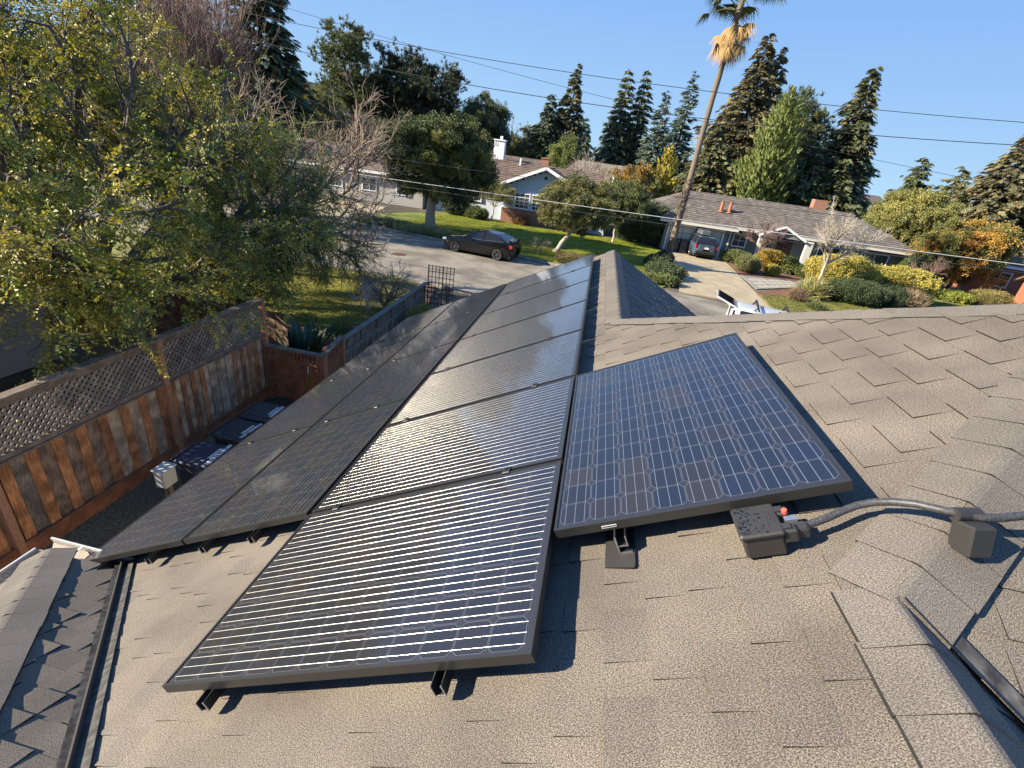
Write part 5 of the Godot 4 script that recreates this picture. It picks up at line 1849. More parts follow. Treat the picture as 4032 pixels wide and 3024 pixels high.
# crown in billows of clumps on limbs
func broad(called: String, label: String, at: Vector3, fork: float, centre: Vector3, radii: Vector3, o2: Dictionary) -> Node3D:
	var o := thing(called, label, "tree" if not o2.has("category") else o2.category, at, o2.get("group", ""))
	var r := RandomNumberGenerator.new()
	r.seed = o2.seed
	var bark: Material = o2.get("bark", M["bark_grey"])
	var tr: float = o2.get("trunk", 0.18)
	var foot := Vector3(0, -0.05, 0)
	var fk: Vector3 = Vector3(centre.x * 0.35, fork, centre.z * 0.35) + o2.get("lean", Vector3.ZERO)
	var tm := MB.new()
	var tp := meander(foot, fk, 6, 0.03, r)
	var tt := taper(7, tr * 1.15, tr * 0.8)
	tt[0] = tr * 1.6
	tm.tube(tp, tt, 10)
	part(o, "trunk", tm.mesh(bark))
	var buf := PackedFloat32Array()
	var clumps: int = o2.clumps
	var per: int = o2.per
	var size: float = o2.size
	var cols: Array = o2.cols
	var limbs := MB.new()
	var nz := FastNoiseLite.new()
	nz.seed = o2.seed
	nz.frequency = 0.45
	var flat_b: float = o2.get("flat", 0.55)
	for i in clumps:
		var d := Vector3(r.randfn(), r.randfn(), r.randfn()).normalized()
		if d.y < -flat_b:
			d.y = -flat_b * r.randf()
			d = d.normalized()
		var shell := 1.0 + 0.35 * nz.get_noise_3dv(d * 2.2)
		var c := centre + d * radii * (pow(r.randf(), 0.33) * shell * 0.92)
		if i % o2.get("limb_every", 4) == 0:
			var ml := meander(fk, c, 5, 0.07, r)
			limbs.tube(ml, taper(6, tr * r.randf_range(0.3, 0.55), 0.012), 5)
		var cr: float = o2.get("billow", 0.55) * r.randf_range(0.6, 1.3)
		var tone: Color = tint(r, cols, 0.12)
		for j in per:
			var e := Vector3(r.randfn(), r.randfn() * 0.8, r.randfn()) * cr * 0.5
			var dir := (e.normalized() + d * 0.6 + Vector3(0, r.randf_range(-0.6, 0.3), 0)).normalized()
			var k := r.randf_range(0.78, 1.22)
			put(buf, facing(dir, r, 1.5).scaled(Vector3.ONE * size * r.randf_range(0.65, 1.25)), c + e, Color(tone.r * k, tone.g * k, tone.b * k))
	part(o, "limbs", limbs.mesh(bark)).set_meta("kind", "stuff")
	foliage(o, "crown", mesh_cache[o2.get("mesh", "clump")], M["leaves"], buf)
	return o


# recursive branching for trees whose twigs show; fills tips with [point, direction]
func grow(m: MB, p: Vector3, d: Vector3, l: float, rad: float, level: int, cfg: Dictionary, r: RandomNumberGenerator, tips: Array) -> void:
	var n := 5 if level < 2 else 4
	if level >= cfg.levels - 1:
		n = 3
	var pts := PackedVector3Array([p])
	var dirs := [d]
	var q := p
	var cur := d
	var wob: float = cfg.wobble
	for i in n:
		cur = (cur + Vector3(r.randfn(), r.randfn(), r.randfn()) * wob + Vector3(0, cfg.rise[mini(level, cfg.rise.size() - 1)], 0)).normalized()
		q += cur * (l / n)
		pts.append(q)
		dirs.append(cur)
	var last: bool = level >= cfg.levels
	m.tube(pts, taper(n + 1, rad, rad * (0.25 if last else 0.55)), [9, 7, 5, 4, 3, 3, 3][mini(level, 6)])
	if level >= cfg.leaf_level:
		for i in range(1, n + 1):
			tips.append([pts[i], dirs[i]])
	if last:
		return
	var kids: int = cfg.kids[mini(level, cfg.kids.size() - 1)]
	for i in kids:
		var t := lerpf(cfg.get("start", 0.3), 1.0, (i + r.randf() * 0.8) / kids)
		var k := mini(n, int(t * n + 0.5))
		var base: Vector3 = pts[k]
		var dd: Vector3 = dirs[k]
		var side := dd.cross(Vector3(r.randfn(), r.randfn(), r.randfn())).normalized()
		var a: float = r.randf_range(cfg.angle[0], cfg.angle[1])
		var nd := (dd * cos(a) + side * sin(a)).normalized()
		grow(m, base, nd, l * cfg.shrink * r.randf_range(0.7, 1.2) * (1.15 - 0.35 * t), maxf(rad * cfg.thin * (1.1 - 0.3 * t), cfg.get("min", 0.004)), level + 1, cfg, r, tips)


func twig_tree(called: String, label: String, at: Vector3, trunk_h: float, rad: float, limbs: Array, cfg: Dictionary, bark: Material, leaves: Dictionary, category := "tree", group := "") -> Node3D:
	# limbs: [direction, length, share of the trunk's thickness, start height share]
	var o := thing(called, label, category, at, group)
	var r := RandomNumberGenerator.new()
	r.seed = cfg.seed
	var tm := MB.new()
	if trunk_h > 0.0:
		var tp := meander(Vector3(0, -0.05, 0), cfg.get("top", Vector3(0, trunk_h, 0)), 6, 0.025, r)
		var tt := taper(7, rad * 1.1, rad * 0.75)
		tt[0] = rad * 1.5
		tm.tube(tp, tt, 10)
		part(o, "trunk", tm.mesh(bark))
	var bm := MB.new()
	var tips := []
	for l in limbs:
		var d: Vector3 = l[0]
		grow(bm, cfg.get("top", Vector3(0, trunk_h, 0)) * (l[3] if l.size() > 3 else 0.97), d.normalized(), l[1], rad * l[2], 0, cfg, r, tips)
	part(o, "branches", bm.mesh(bark)).set_meta("kind", "stuff")
	if leaves:
		var buf := PackedFloat32Array()
		for t in tips:
			if r.randf() > leaves.share:
				continue
			for j in leaves.per:
				var p: Vector3 = t[0]
				if leaves.has("below") and p.y > leaves.below and r.randf() < leaves.get("thin", 0.8):
					continue
				var d: Vector3 = (t[1] + Vector3(r.randfn(), r.randfn() - leaves.get("droop", 0.3), r.randfn()) * 0.6).normalized()
				put(buf, facing(d, r, 1.2).scaled(Vector3.ONE * leaves.size * r.randf_range(0.6, 1.2)), p + Vector3(r.randfn(), r.randfn(), r.randfn()) * 0.05, tint(r, leaves.cols, 0.3))
		foliage(o, "crown", mesh_cache[leaves.mesh], M["leaves"], buf)
	return o


func bush(called: String, label: String, at: Vector3, radii: Vector3, n: int, size: float, cols: Array, sd: int, mesh := "clump", category := "shrub", group := "") -> Node3D:
	var o := thing(called, label, category, at, group)
	var r := RandomNumberGenerator.new()
	r.seed = sd
	var st := MB.new()
	for i in 7:
		var a := r.randf() * TAU
		st.tube(meander(Vector3(cos(a), 0, sin(a)) * 0.08, Vector3(cos(a) * radii.x * 0.6, radii.y * 1.1, sin(a) * radii.z * 0.6), 4, 0.08, r), taper(5, 0.03, 0.006), 4)
	part(o, "stems", st.mesh(M["bark_grey"])).set_meta("kind", "stuff")
	var nz := FastNoiseLite.new()
	nz.seed = sd
	nz.frequency = 0.7
	var buf := PackedFloat32Array()
	for i in n:
		var d := Vector3(r.randfn(), r.randfn(), r.randfn()).normalized()
		var k := pow(r.randf(), 0.22) * (0.92 + 0.28 * nz.get_noise_3dv(d * 2.5 + Vector3(sd, 0, 0)))
		var p := d * radii * k + Vector3(0, radii.y * 0.92, 0)
		if p.y < 0.02:
			p.y = 0.02 + r.randf() * 0.1
		put(buf, facing((d + Vector3(r.randfn(), r.randfn(), r.randfn()) * 0.4).normalized(), r, 1.5).scaled(Vector3.ONE * size * r.randf_range(0.7, 1.2)), p, tint(r, cols, 0.25))
	foliage(o, "leaves", mesh_cache[mesh], M["leaves"], buf)
	return o


func palm(at: Vector3) -> void:
	var o := thing("fan_palm", "tall thin fan palm with hanging dead fronds beside the driveway", "palm", at)
	var r := RandomNumberGenerator.new()
	r.seed = 70
	var p := PackedVector3Array()
	var rd := PackedFloat32Array()
	for i in 27:
		var t := i / 26.0
		p.append(Vector3(0.42 * t + 0.05 * sin(t * 7.0), 15.2 * t - 0.1, 0.02 * sin(t * 9.0)))
		rd.append((0.19 - 0.04 * t) * (1.0 + 0.04 * sin(i * 2.1)) + (0.16 * exp(-t * 22.0)))
	var tm := MB.new()
	tm.tube(p, rd, 14)
	part(o, "trunk", tm.mesh(M["bark_palm"]))
	# old leaf bases on the lower trunk
	var bt := MB.new()
	for i in 300:
		var y := 0.15 + 5.3 * pow(r.randf(), 0.9)
		if y < 2.0 and r.randf() < 0.3:
			continue
		var a := i * 2.39996
		var d := Vector3(cos(a), 0, sin(a))
		var c := Vector3(0.42 * y / 15.2, y, 0) + d * 0.2
		bt.tri(c - d.cross(Vector3.UP) * 0.07 - Vector3(0, 0.1, 0), c + d.cross(Vector3.UP) * 0.07 - Vector3(0, 0.1, 0), c + d * r.randf_range(0.08, 0.22) + Vector3(0, r.randf_range(0.05, 0.25), 0))
	part(o, "old_leaf_bases", bt.mesh(M["bark_palm"])).set_meta("kind", "stuff")
	for i in 34:
		var dead := i < 12
		var a := i * 2.39996
		var y := r.randf_range(12.6, 14.0) if dead else r.randf_range(14.0, 15.3)
		var d := Vector3(cos(a), 0, sin(a))
		var c := Vector3(0.42 * y / 15.2, y, 0)
		var reach := r.randf_range(0.35, 0.7) if dead else r.randf_range(0.9, 1.7)
		var drop := -0.3 if dead else r.randf_range(-0.2, 0.9)
		var hub := c + d * reach + Vector3(0, drop, 0)
		var m := MB.new()
		m.tube(PackedVector3Array([c, c.lerp(hub, 0.5) + Vector3(0, 0.12, 0), hub]), PackedFloat32Array([0.03, 0.022, 0.015]), 4)
		var fan := MB.new()
		var out := (hub - c).normalized()
		out = (out * (0.3 if dead else 0.8) + Vector3(0, -1.0 if dead else -0.35, 0)).normalized()
		var side := out.cross(Vector3(r.randf_range(-0.3, 0.3), 1, r.randf_range(-0.3, 0.3))).normalized()
		if side.length() < 0.3:
			side = Vector3.RIGHT
		for q in 26:
			var t := lerpf(-1.25, 1.25, q / 25.0)
			var dir := (out * cos(t) + side * sin(t)).normalized()
			var ln := r.randf_range(0.75, 1.05)
			var mid := hub + dir * ln * 0.55
			var tip := hub + dir * ln * 0.85 + Vector3(0, -0.35 * ln, 0)
			var wv := out.cross(dir).normalized().cross(dir).normalized()
			if absf(t) < 0.02:
				wv = side
			fan.quad(hub - wv * 0.006, hub + wv * 0.006, mid + wv * 0.028, mid - wv * 0.028)
			fan.tri(mid - wv * 0.028, mid + wv * 0.028, tip)
		var f := part(o, "frond", m.mesh(M["palm_dead"] if dead else M["palm_green"]))
		part(f, "fan", fan.mesh(M["palm_dead"] if dead else M["palm_green"]))


func grass(called: String, label: String, poly: PackedVector2Array, y: float, n: int, cols: Array, sd: int, size := 1.0) -> void:
	var lo := Vector2(1e9, 1e9)
	var hi := -lo
	for q in poly:
		lo = lo.min(q)
		hi = hi.max(q)
	var r := RandomNumberGenerator.new()
	r.seed = sd
	var nz := FastNoiseLite.new()
	nz.seed = sd
	nz.frequency = 0.5
	var buf := PackedFloat32Array()
	for i in n:
		var q := Vector2(r.randf_range(lo.x, hi.x), r.randf_range(lo.y, hi.y))
		if not Geometry2D.is_point_in_polygon(q, poly):
			continue
		var k := 1.0 + 0.4 * nz.get_noise_2dv(q)
		var c := tint(r, cols, 0.3)
		var s := size * r.randf_range(0.6, 1.3) * k
		put(buf, Basis(Vector3.UP, r.randf() * TAU).scaled(Vector3(s * 1.3, s, s * 1.3)), Vector3(q.x, y, q.y), Color(c.r * k, c.g * k, c.b * k))
	var o := foliage(self, called, mesh_cache["tuft_grass"], M["leaves"], buf)
	o.name = numbered(called)
	tag(o, label, "grass", "", "stuff")


func poly_of(a: Array) -> PackedVector2Array:
	var p := PackedVector2Array()
	for q in a:
		p.append(Vector2(q[0], q[1]))
	return p


func build_trees() -> void:
	surface("bark_grey", lin(0.05, 0.04, 0.03), lin(0.13, 0.105, 0.08), 0.95, Vector3(3, 1, 3), 0.06, 301)
	surface("bark_red", lin(0.06, 0.035, 0.022), lin(0.14, 0.085, 0.055), 0.95, Vector3(3, 0.6, 3), 0.06, 302)
	surface("bark_pale", lin(0.30, 0.25, 0.19), lin(0.52, 0.46, 0.38), 0.9, Vector3(2, 1.2, 2), 0.05, 303)
	surface("bark_twig", lin(0.19, 0.14, 0.10), lin(0.38, 0.30, 0.225), 0.9, Vector3(2, 2, 2), 0.05, 304)
	surface("bark_white", lin(0.30, 0.265, 0.215), lin(0.46, 0.42, 0.35), 0.85, Vector3(2, 2, 2), 0.05, 305)
	surface("bark_plum", lin(0.12, 0.075, 0.06), lin(0.24, 0.16, 0.13), 0.9, Vector3(2, 2, 2), 0.05, 306)
	surface("bark_palm", lin(0.09, 0.07, 0.055), lin(0.22, 0.175, 0.135), 0.95, Vector3(2, 5, 2), 0.05, 307)
	surface("bark_limb", lin(0.06, 0.048, 0.036), lin(0.16, 0.13, 0.095), 0.95, Vector3(4, 1.5, 4), 0.06, 308)
	leaf_mat("leaves", Color.WHITE, 0.7)
	leaf_mat("needles", Color.WHITE, 0.25, 0.7)
	mat("palm_dead", lin(0.30, 0.19, 0.07), 0.8)
	mat("palm_green", lin(0.08, 0.10, 0.03), 0.6)
	mesh_cache["frond_redwood"] = frond(1.15, 7, 0.58, 0.16, 1, 0.3)
	mesh_cache["frond_spruce"] = frond(1.15, 7, 0.5, 0.15, 2, 0.25)
	mesh_cache["frond_cedar"] = frond(1.05, 7, 0.55, 0.11, 3, 0.12)
	mesh_cache["frond_cypress"] = frond(0.9, 6, 0.3, 0.17, 4, -0.1)
	mesh_cache["frond_column"] = frond(0.9, 5, 0.24, 0.14, 5, 0.0)
	mesh_cache["clump"] = clump(26, 0.2, 0.15, 0.26, 6)
	mesh_cache["fine_clump"] = clump(30, 0.2, 0.085, 0.3, 7)
	mesh_cache["sprig"] = sprig(12, 0.34, 0.078, 0.32, 8)
	mesh_cache["long_sprig"] = sprig(18, 0.55, 0.055, 0.3, 9, 0.2)
	mesh_cache["pine_tuft"] = tuft(34, 0.42, 0.022, 10)
	mesh_cache["tuft_grass"] = tuft(7, 0.055, 0.006, 11)
	mesh_cache["blade_tuft"] = tuft(16, 0.5, 0.02, 12)
	var dark := [Color(0.0759, 0.1084, 0.0520), Color(0.1084, 0.1301, 0.0563), Color(0.0867, 0.1193, 0.0650)]
	var olive := [Color(0.1625, 0.1734, 0.0650), Color(0.1193, 0.1410, 0.0650), Color(0.1842, 0.1778, 0.0759)]
	var brownish := [Color(0.1625, 0.1474, 0.0737), Color(0.1193, 0.1257, 0.0693), Color(0.2058, 0.1690, 0.0823)]
	var blue := [Color(0.1084, 0.1518, 0.1084), Color(0.1301, 0.1690, 0.1257), Color(0.0976, 0.1344, 0.0976)]
	var lime := [Color(0.1602, 0.1979, 0.0528), Color(0.1320, 0.1697, 0.0471), Color(0.1885, 0.2168, 0.0565)]
	print("meshes ready")
	# --- far conifers
	conifer("tall dark conifer behind the bare trees on the left", Vector3(-36, 0, -50), 23, 4.6, "redwood", dark, 401, 5200)
	conifer("second dark conifer crowded behind the leafy tree", Vector3(-46, 0, -52), 25, 4.6, "redwood", dark, 402, 3600)
	conifer("slim conifer between the leafy branches far left", Vector3(-40, 0, -40), 17, 3.2, "cedar", dark, 403, 2600)
	conifer("conifer with a double crown over the white chimney house", Vector3(-7.6, 0, -85), 19.6, 3.6, "redwood", brownish + dark, 404, 4400)
	conifer("shorter dark conifer joined to the double crowned one", Vector3(-10.3, 0, -84), 15.0, 3.2, "redwood", dark, 405, 3200)
	conifer("tiered spruce, left of a pair behind the slate house", Vector3(0.3, 0, -90), 20.7, 4.6, "spruce", dark + olive, 406, 5000)
	conifer("tiered spruce, right of a pair behind the slate house", Vector3(3.6, 0, -91), 21.2, 4.2, "spruce", olive + dark, 407, 4600)
	conifer("small dark spruce left of the spruce pair", Vector3(-5.0, 0, -97), 13.6, 3.6, "spruce", dark, 408, 2600)
	conifer("bluish cedar with a feathery crown beside the spruce pair", Vector3(6.6, 0, -86), 17.5, 4.2, "cedar", blue, 409, 3600)
	conifer("bluish cedar with a thin bent leader by the palm trunk", Vector3(9.9, 0, -85), 20.2, 4.0, "cedar", blue, 410, 3600)
	conifer("very tall brownish redwood behind the ranch house", Vector3(16.6, 0, -76), 23.6, 5.6, "redwood", brownish, 411, 7600)
	conifer("tall redwood with a narrow top touching the tallest one", Vector3(19.4, 0, -77), 22.6, 4.0, "redwood", brownish, 412, 4200)
	conifer("broad low redwood left of the bright cypress", Vector3(12.6, 0, -69), 12.0, 4.4, "redwood", brownish + olive, 413, 4600)
	conifer("dense bright green flame shaped cypress behind the ranch roof", Vector3(18.4, 0, -65), 16.2, 3.9, "cypress", lime, 414, 7000)
	conifer("dark redwood filling the gap behind the skylight dome", Vector3(23.6, 0, -67), 11.5, 4.4, "redwood", dark + olive, 415, 4400)
	conifer("tall leaning redwood right of the ranch chimney", Vector3(28.9, 0, -72), 20.6, 4.3, "redwood", brownish + dark, 416, 6400)
	conifer("dense dark redwood at the foot of the leaning one", Vector3(26.9, 0, -66), 10.2, 3.9, "redwood", dark + olive, 417, 3800)
	conifer("wind bent conifer beyond the yellow green tree", Vector3(47.5, 0, -90), 13.4, 4.4, "redwood", dark + olive, 418, 2800)
	conifer("second wind bent conifer beyond the yellow green tree", Vector3(53.2, 0, -90), 13.0, 4.2, "redwood", olive, 419, 2800)
	conifer("broad brownish conifer above the orange leaved tree", Vector3(47.5, 0, -70), 16.0, 6.2, "redwood", brownish, 420, 5600)
	conifer("brownish conifer at the far right beside the broad one", Vector3(55, 0, -74), 15.0, 5.6, "redwood", brownish, 421, 3600)
	for i in 8:
		conifer("slim dark column cypress in a row behind the white chimney", Vector3(-25.5 + i * 1.9, 0, -110 - (i % 3)), [12.8, 11.0, 12.9, 11.6, 13.0, 12.0, 11.2, 10.2][i], 0.62, "column", dark, 430 + i, 260, "row of column cypresses")
	conifer("golden yellow upright conifer beside the palm trunk", Vector3(6.2, 0, -58), 8.6, 2.2, "cypress", [Color(0.38, 0.30, 0.03), Color(0.30, 0.25, 0.03), Color(0.18, 0.17, 0.03)], 441, 1500)
	print("conifers ready")
	# --- pines and broad crowns
	broad("pine_tree", "airy light green pine rising left of the dark pine", Vector3(-39, 0, -75), 9.0, Vector3(0, 13.2, 0), Vector3(5.0, 7.2, 5.0), {"seed": 451, "clumps": 120, "per": 22, "size": 1.5, "cols": [Color(0.145, 0.160, 0.058), Color(0.109, 0.131, 0.051)], "mesh": "pine_tuft", "billow": 1.1, "trunk": 0.42, "limb_every": 2, "flat": 0.8})
	broad("pine_tree", "dark spreading pine with a domed crown behind the round tree", Vector3(-31, 0, -80), 6.0, Vector3(0, 11.6, 0), Vector3(7.6, 6.4, 6.5), {"seed": 452, "clumps": 190, "per": 26, "size": 1.55, "cols": [Color(0.043, 0.061, 0.032), Color(0.065, 0.080, 0.041)], "mesh": "pine_tuft", "billow": 1.3, "trunk": 0.5, "limb_every": 3})
	broad("oak_tree", "dark rounded tree right of the spreading pine", Vector3(-21.5, 0, -86), 4.0, Vector3(0, 9.0, 0), Vector3(5.4, 4.8, 5), {"seed": 453, "clumps": 150, "per": 22, "size": 1.5, "cols": dark + olive, "billow": 1.0, "trunk": 0.4})
	broad("pine_tree", "dark clumped pine between the cypress and leaning redwood", Vector3(22.3, 0, -71), 8.0, Vector3(0, 11.6, 0), Vector3(3.7, 5.6, 3.6), {"seed": 454, "clumps": 120, "per": 24, "size": 1.4, "cols": dark + olive, "mesh": "pine_tuft", "billow": 1.0, "trunk": 0.36, "limb_every": 3})
	broad("yellow_green_tree", "loose yellow green tree right of the ranch roof", Vector3(32.0, 0, -58), 2.0, Vector3(0, 4.2, 0), Vector3(4.2, 3.7, 3.6), {"seed": 455, "clumps": 170, "per": 20, "size": 1.25, "cols": [Color(0.240, 0.228, 0.060), Color(0.203, 0.210, 0.065), Color(0.312, 0.282, 0.084)], "billow": 0.8, "trunk": 0.2})
	broad("autumn_tree", "tree turning orange above green beside the brown house", Vector3(28.2, 0, -42), 1.4, Vector3(0, 3.2, 0), Vector3(3.2, 2.5, 2.9), {"seed": 456, "clumps": 150, "per": 24, "size": 1.0, "cols": [Color(0.189, 0.174, 0.043), Color(0.145, 0.152, 0.043), Color(0.312, 0.192, 0.036), Color(0.396, 0.204, 0.042)], "billow": 0.6, "trunk": 0.16})
	broad("autumn_tree", "round orange and olive tree before the golden conifer", Vector3(2.9, 0, -56), 1.6, Vector3(0, 3.4, 0), Vector3(3.3, 2.7, 2.8), {"seed": 457, "clumps": 120, "per": 22, "size": 1.15, "cols": [Color(0.324, 0.192, 0.036), Color(0.240, 0.168, 0.036), Color(0.189, 0.174, 0.051)], "billow": 0.7, "trunk": 0.16})
	broad("round_tree", "bright green round tree beside the double crowned conifer", Vector3(-6.0, 0, -74), 2.2, Vector3(0, 5.6, 0), Vector3(2.8, 3.5, 2.7), {"seed": 458, "clumps": 110, "per": 20, "size": 1.2, "cols": lime, "billow": 0.75, "trunk": 0.2})
	broad("pale_tree", "pale olive tree before the column cypress row", Vector3(-15.5, 0, -92), 2.5, Vector3(0, 6.2, 0), Vector3(4.0, 4.0, 3.6), {"seed": 459, "clumps": 90, "per": 14, "size": 1.4, "cols": [Color(0.232, 0.217, 0.087), Color(0.174, 0.174, 0.072)], "billow": 0.9, "trunk": 0.25})
	broad("yellow_tree", "yellowish tree low behind the bare branches", Vector3(-38, 0, -62), 2.5, Vector3(0, 6.6, 0), Vector3(5.5, 3.6, 4), {"seed": 460, "clumps": 110, "per": 18, "size": 1.4, "cols": [Color(0.240, 0.216, 0.048), Color(0.189, 0.189, 0.058)], "billow": 0.9, "trunk": 0.25})
	# the round tree with a white trunk on the lawn
	broad("white_trunk_tree", "round green tree with a thick pale trunk on the lawn", Vector3(-11.9, 0, -33.7), 2.6, Vector3(0.35, 4.7, 0), Vector3(4.2, 2.75, 3.8), {"seed": 461, "clumps": 330, "per": 26, "size": 0.95, "cols": [Color(0.123, 0.138, 0.036), Color(0.087, 0.109, 0.032), Color(0.174, 0.174, 0.043), Color(0.065, 0.087, 0.032)], "billow": 0.62, "trunk": 0.34, "bark": M["bark_pale"], "flat": 0.9, "mesh": "clump"})
	broad("lawn_tree", "leaning small tree with olive crown on the lawn", Vector3(-2.4, 0, -31.9), 1.35, Vector3(0.75, 3.05, 0), Vector3(2.6, 1.75, 2.2), {"seed": 462, "clumps": 190, "per": 24, "size": 0.8, "cols": [Color(0.145, 0.152, 0.051), Color(0.094, 0.109, 0.041), Color(0.203, 0.189, 0.058)], "billow": 0.45, "trunk": 0.16, "bark": M["bark_pale"], "lean": Vector3(0.5, 0, 0)})
	broad("lawn_tree", "slim trunked tree with olive crown beside the garage", Vector3(1.6, 0, -41.0), 1.7, Vector3(-0.2, 3.0, 0), Vector3(2.5, 1.6, 1.9), {"seed": 463, "clumps": 150, "per": 22, "size": 0.85, "cols": [Color(0.145, 0.152, 0.051), Color(0.087, 0.109, 0.036)], "billow": 0.5, "trunk": 0.09, "bark": M["bark_pale"]})
	broad("window_tree", "small wispy tree with pale stems before the gable window", Vector3(-9.2, 0, -42.3), 1.2, Vector3(0.3, 2.3, 0), Vector3(1.7, 1.0, 1.2), {"seed": 464, "clumps": 60, "per": 22, "size": 0.7, "cols": [Color(0.246, 0.232, 0.087), Color(0.174, 0.174, 0.065)], "billow": 0.4, "trunk": 0.07, "bark": M["bark_pale"], "mesh": "fine_clump"})
	broad("hedge_tree", "dark evergreen beside the garage wall", Vector3(4.6, 0, -43.2), 0.8, Vector3(0, 1.9, 0), Vector3(1.2, 1.7, 1.2), {"seed": 465, "clumps": 60, "per": 24, "size": 0.8, "cols": dark, "billow": 0.5, "trunk": 0.08})
	print("crowns ready")
	palm(Vector3(5.05, 0, -33.2))
	# --- bare trees
	var bare := {"levels": 4, "wobble": 0.16, "rise": [0.05, 0.05, 0.05, 0.03], "leaf_level": 9, "kids": [6, 6, 4, 3], "angle": [0.35, 0.9], "shrink": 0.62, "thin": 0.52, "min": 0.008, "seed": 471}
	twig_tree("bare_tree", "spreading leafless tree with pale twigs by the near kerb", Vector3(-11.9, 0, -16.5), 2.1, 0.14, [[Vector3(0.95, 0.6, 0.1), 3.6, 0.7], [Vector3(0.75, 0.9, -0.3), 3.8, 0.75], [Vector3(-0.25, 1, 0.2), 3.4, 0.7], [Vector3(0.4, 0.9, 0.5), 3.4, 0.6], [Vector3(1.0, 0.12, 0.0), 3.6, 0.7, 0.9], [Vector3(-0.9, 0.5, -0.2), 2.6, 0.6]], bare, M["bark_twig"], {})
	var up := bare.duplicate()
	up.rise = [0.18, 0.16, 0.12, 0.1]
	up.angle = [0.2, 0.55]
	up.wobble = 0.09
	for d in [[Vector3(-23.5, 0, -26.5), 481, "bare brown tree with upright stems across the street"], [Vector3(-26.5, 0, -28.5), 482, "bare brown upright tree behind the kerb by the drive"], [Vector3(-20.5, 0, -23.5), 483, "tall bare tree left of the upright brown one"]]:
		var cfg := up.duplicate()
		cfg.seed = d[1]
		cfg.min = 0.011
		var lm := []
		var r := RandomNumberGenerator.new()
		r.seed = d[1]
		for i in 8:
			lm.append([Vector3(r.randf_range(-0.35, 0.35), 1, r.randf_range(-0.35, 0.35)), r.randf_range(5.2, 7.0), 0.6, r.randf_range(0.4, 1.0)])
		twig_tree("bare_tree", d[2], d[0], 1.2, 0.2, lm, cfg, M["bark_plum"], {})
	for d in [[Vector3(-30, 0, -58), 491, 4.2, "hazy bare tree below the spreading pine"], [Vector3(-12.5, 0, -57), 492, 3.0, "reddish bare tree before the white chimney"], [Vector3(-2.2, 0, -58), 493, 3.0, "pinkish bare tree below the spruce pair"], [Vector3(16.5, 0, -56), 494, 1.9, "bare twiggy shrub behind the ranch ridge"], [Vector3(-24, 0, -60), 495, 4.2, "wide bare tree above the garage house"]]:
		var cfg := bare.duplicate()
		cfg.seed = d[1]
		cfg.min = 0.014
		var lm := []
		var r := RandomNumberGenerator.new()
		r.seed = d[1]
		for i in 7:
			lm.append([Vector3(r.randf_range(-0.8, 0.8), 0.8, r.randf_range(-0.8, 0.8)), d[2] * r.randf_range(0.8, 1.1), 0.6])
		twig_tree("bare_tree", d[3], d[0], d[2] * 0.4, 0.16, lm, cfg, M["bark_plum"], {})
	var white := bare.duplicate()
	white.seed = 501
	white.rise = [0.1, 0.1, 0.06, 0.04]
	white.angle = [0.3, 0.75]
	white.min = 0.009
	twig_tree("white_birch", "white trunked leafless tree before the rounded yellow hedge", Vector3(13.9, 0, -30.9), 2.0, 0.1, [[Vector3(0.2, 1, 0), 2.1, 0.75], [Vector3(0.75, 0.8, 0.1), 2.0, 0.6], [Vector3(-0.7, 0.8, 0), 1.8, 0.6], [Vector3(-0.2, 0.9, 0.5), 1.8, 0.5], [Vector3(0.9, 0.35, -0.2), 1.5, 0.5]], white, M["bark_white"], {})
	white.seed = 502
	twig_tree("bare_sapling", "young leafless tree with reddish twigs in the garden bed", Vector3(12.2, 0, -38.0), 1.5, 0.05, [[Vector3(0.2, 1, 0), 1.4, 0.8], [Vector3(0.7, 0.8, 0.1), 1.3, 0.7], [Vector3(-0.7, 0.8, 0), 1.3, 0.7], [Vector3(0, 0.7, 0.6), 1.2, 0.6]], white, M["bark_plum"], {})
	white.seed = 503
	twig_tree("bare_sapling", "staked leafless sapling on the small lawn at the right", Vector3(23.2, 0, -37.2), 1.1, 0.045, [[Vector3(0.3, 1, 0), 1.2, 0.8], [Vector3(0.7, 0.8, 0.1), 1.1, 0.7], [Vector3(-0.5, 0.8, 0), 1.0, 0.7]], white, M["bark_plum"], {})
	white.seed = 504
	twig_tree("bare_tree", "leafless pale branched tree by the tan house", Vector3(31.0, 0, -33.5), 1.2, 0.09, [[Vector3(-0.6, 0.6, 0.2), 2.2, 0.8], [Vector3(-0.2, 0.9, 0.1), 2.2, 0.7], [Vector3(0.6, 0.8, 0), 2.0, 0.7], [Vector3(-0.9, 0.25, 0.2), 2.0, 0.6]], white, M["bark_white"], {})
	white.seed = 505
	white.rise = [0.2, 0.15, 0.1, 0.05]
	twig_tree("upright_twig_tree", "pale upright bare stems beside the slate house", Vector3(-1.5, 0, -52), 0.4, 0.08, [[Vector3(0.1, 1, 0), 3.6, 0.7], [Vector3(0.3, 1, 0.1), 3.4, 0.6], [Vector3(-0.25, 1, 0), 3.2, 0.6], [Vector3(-0.1, 1, 0.3), 3.0, 0.6]], white, M["bark_white"], {})
	for s in [-1, 1]:
		var st := MB.new()
		st.tube(PackedVector3Array([Vector3(0, 0, 0), Vector3(0.03, 1.5, 0)]), PackedFloat32Array([0.035, 0.03]), 6, true)
		solid("tree_stake", "wooden stake supporting the leafless sapling", "stake", st.mesh(M["rail_wood"]), Vector3(23.2 + s * 0.28, 0, -37.0), "sapling stakes")
	# rose canes by the low fence and small roses
	var cane := bare.duplicate()
	cane.levels = 3
	cane.kids = [6, 5, 3]
	cane.wobble = 0.22
	cane.angle = [0.4, 1.2]
	cane.rise = [0.03, 0.0, -0.03]
	cane.min = 0.005
	cane.seed = 511
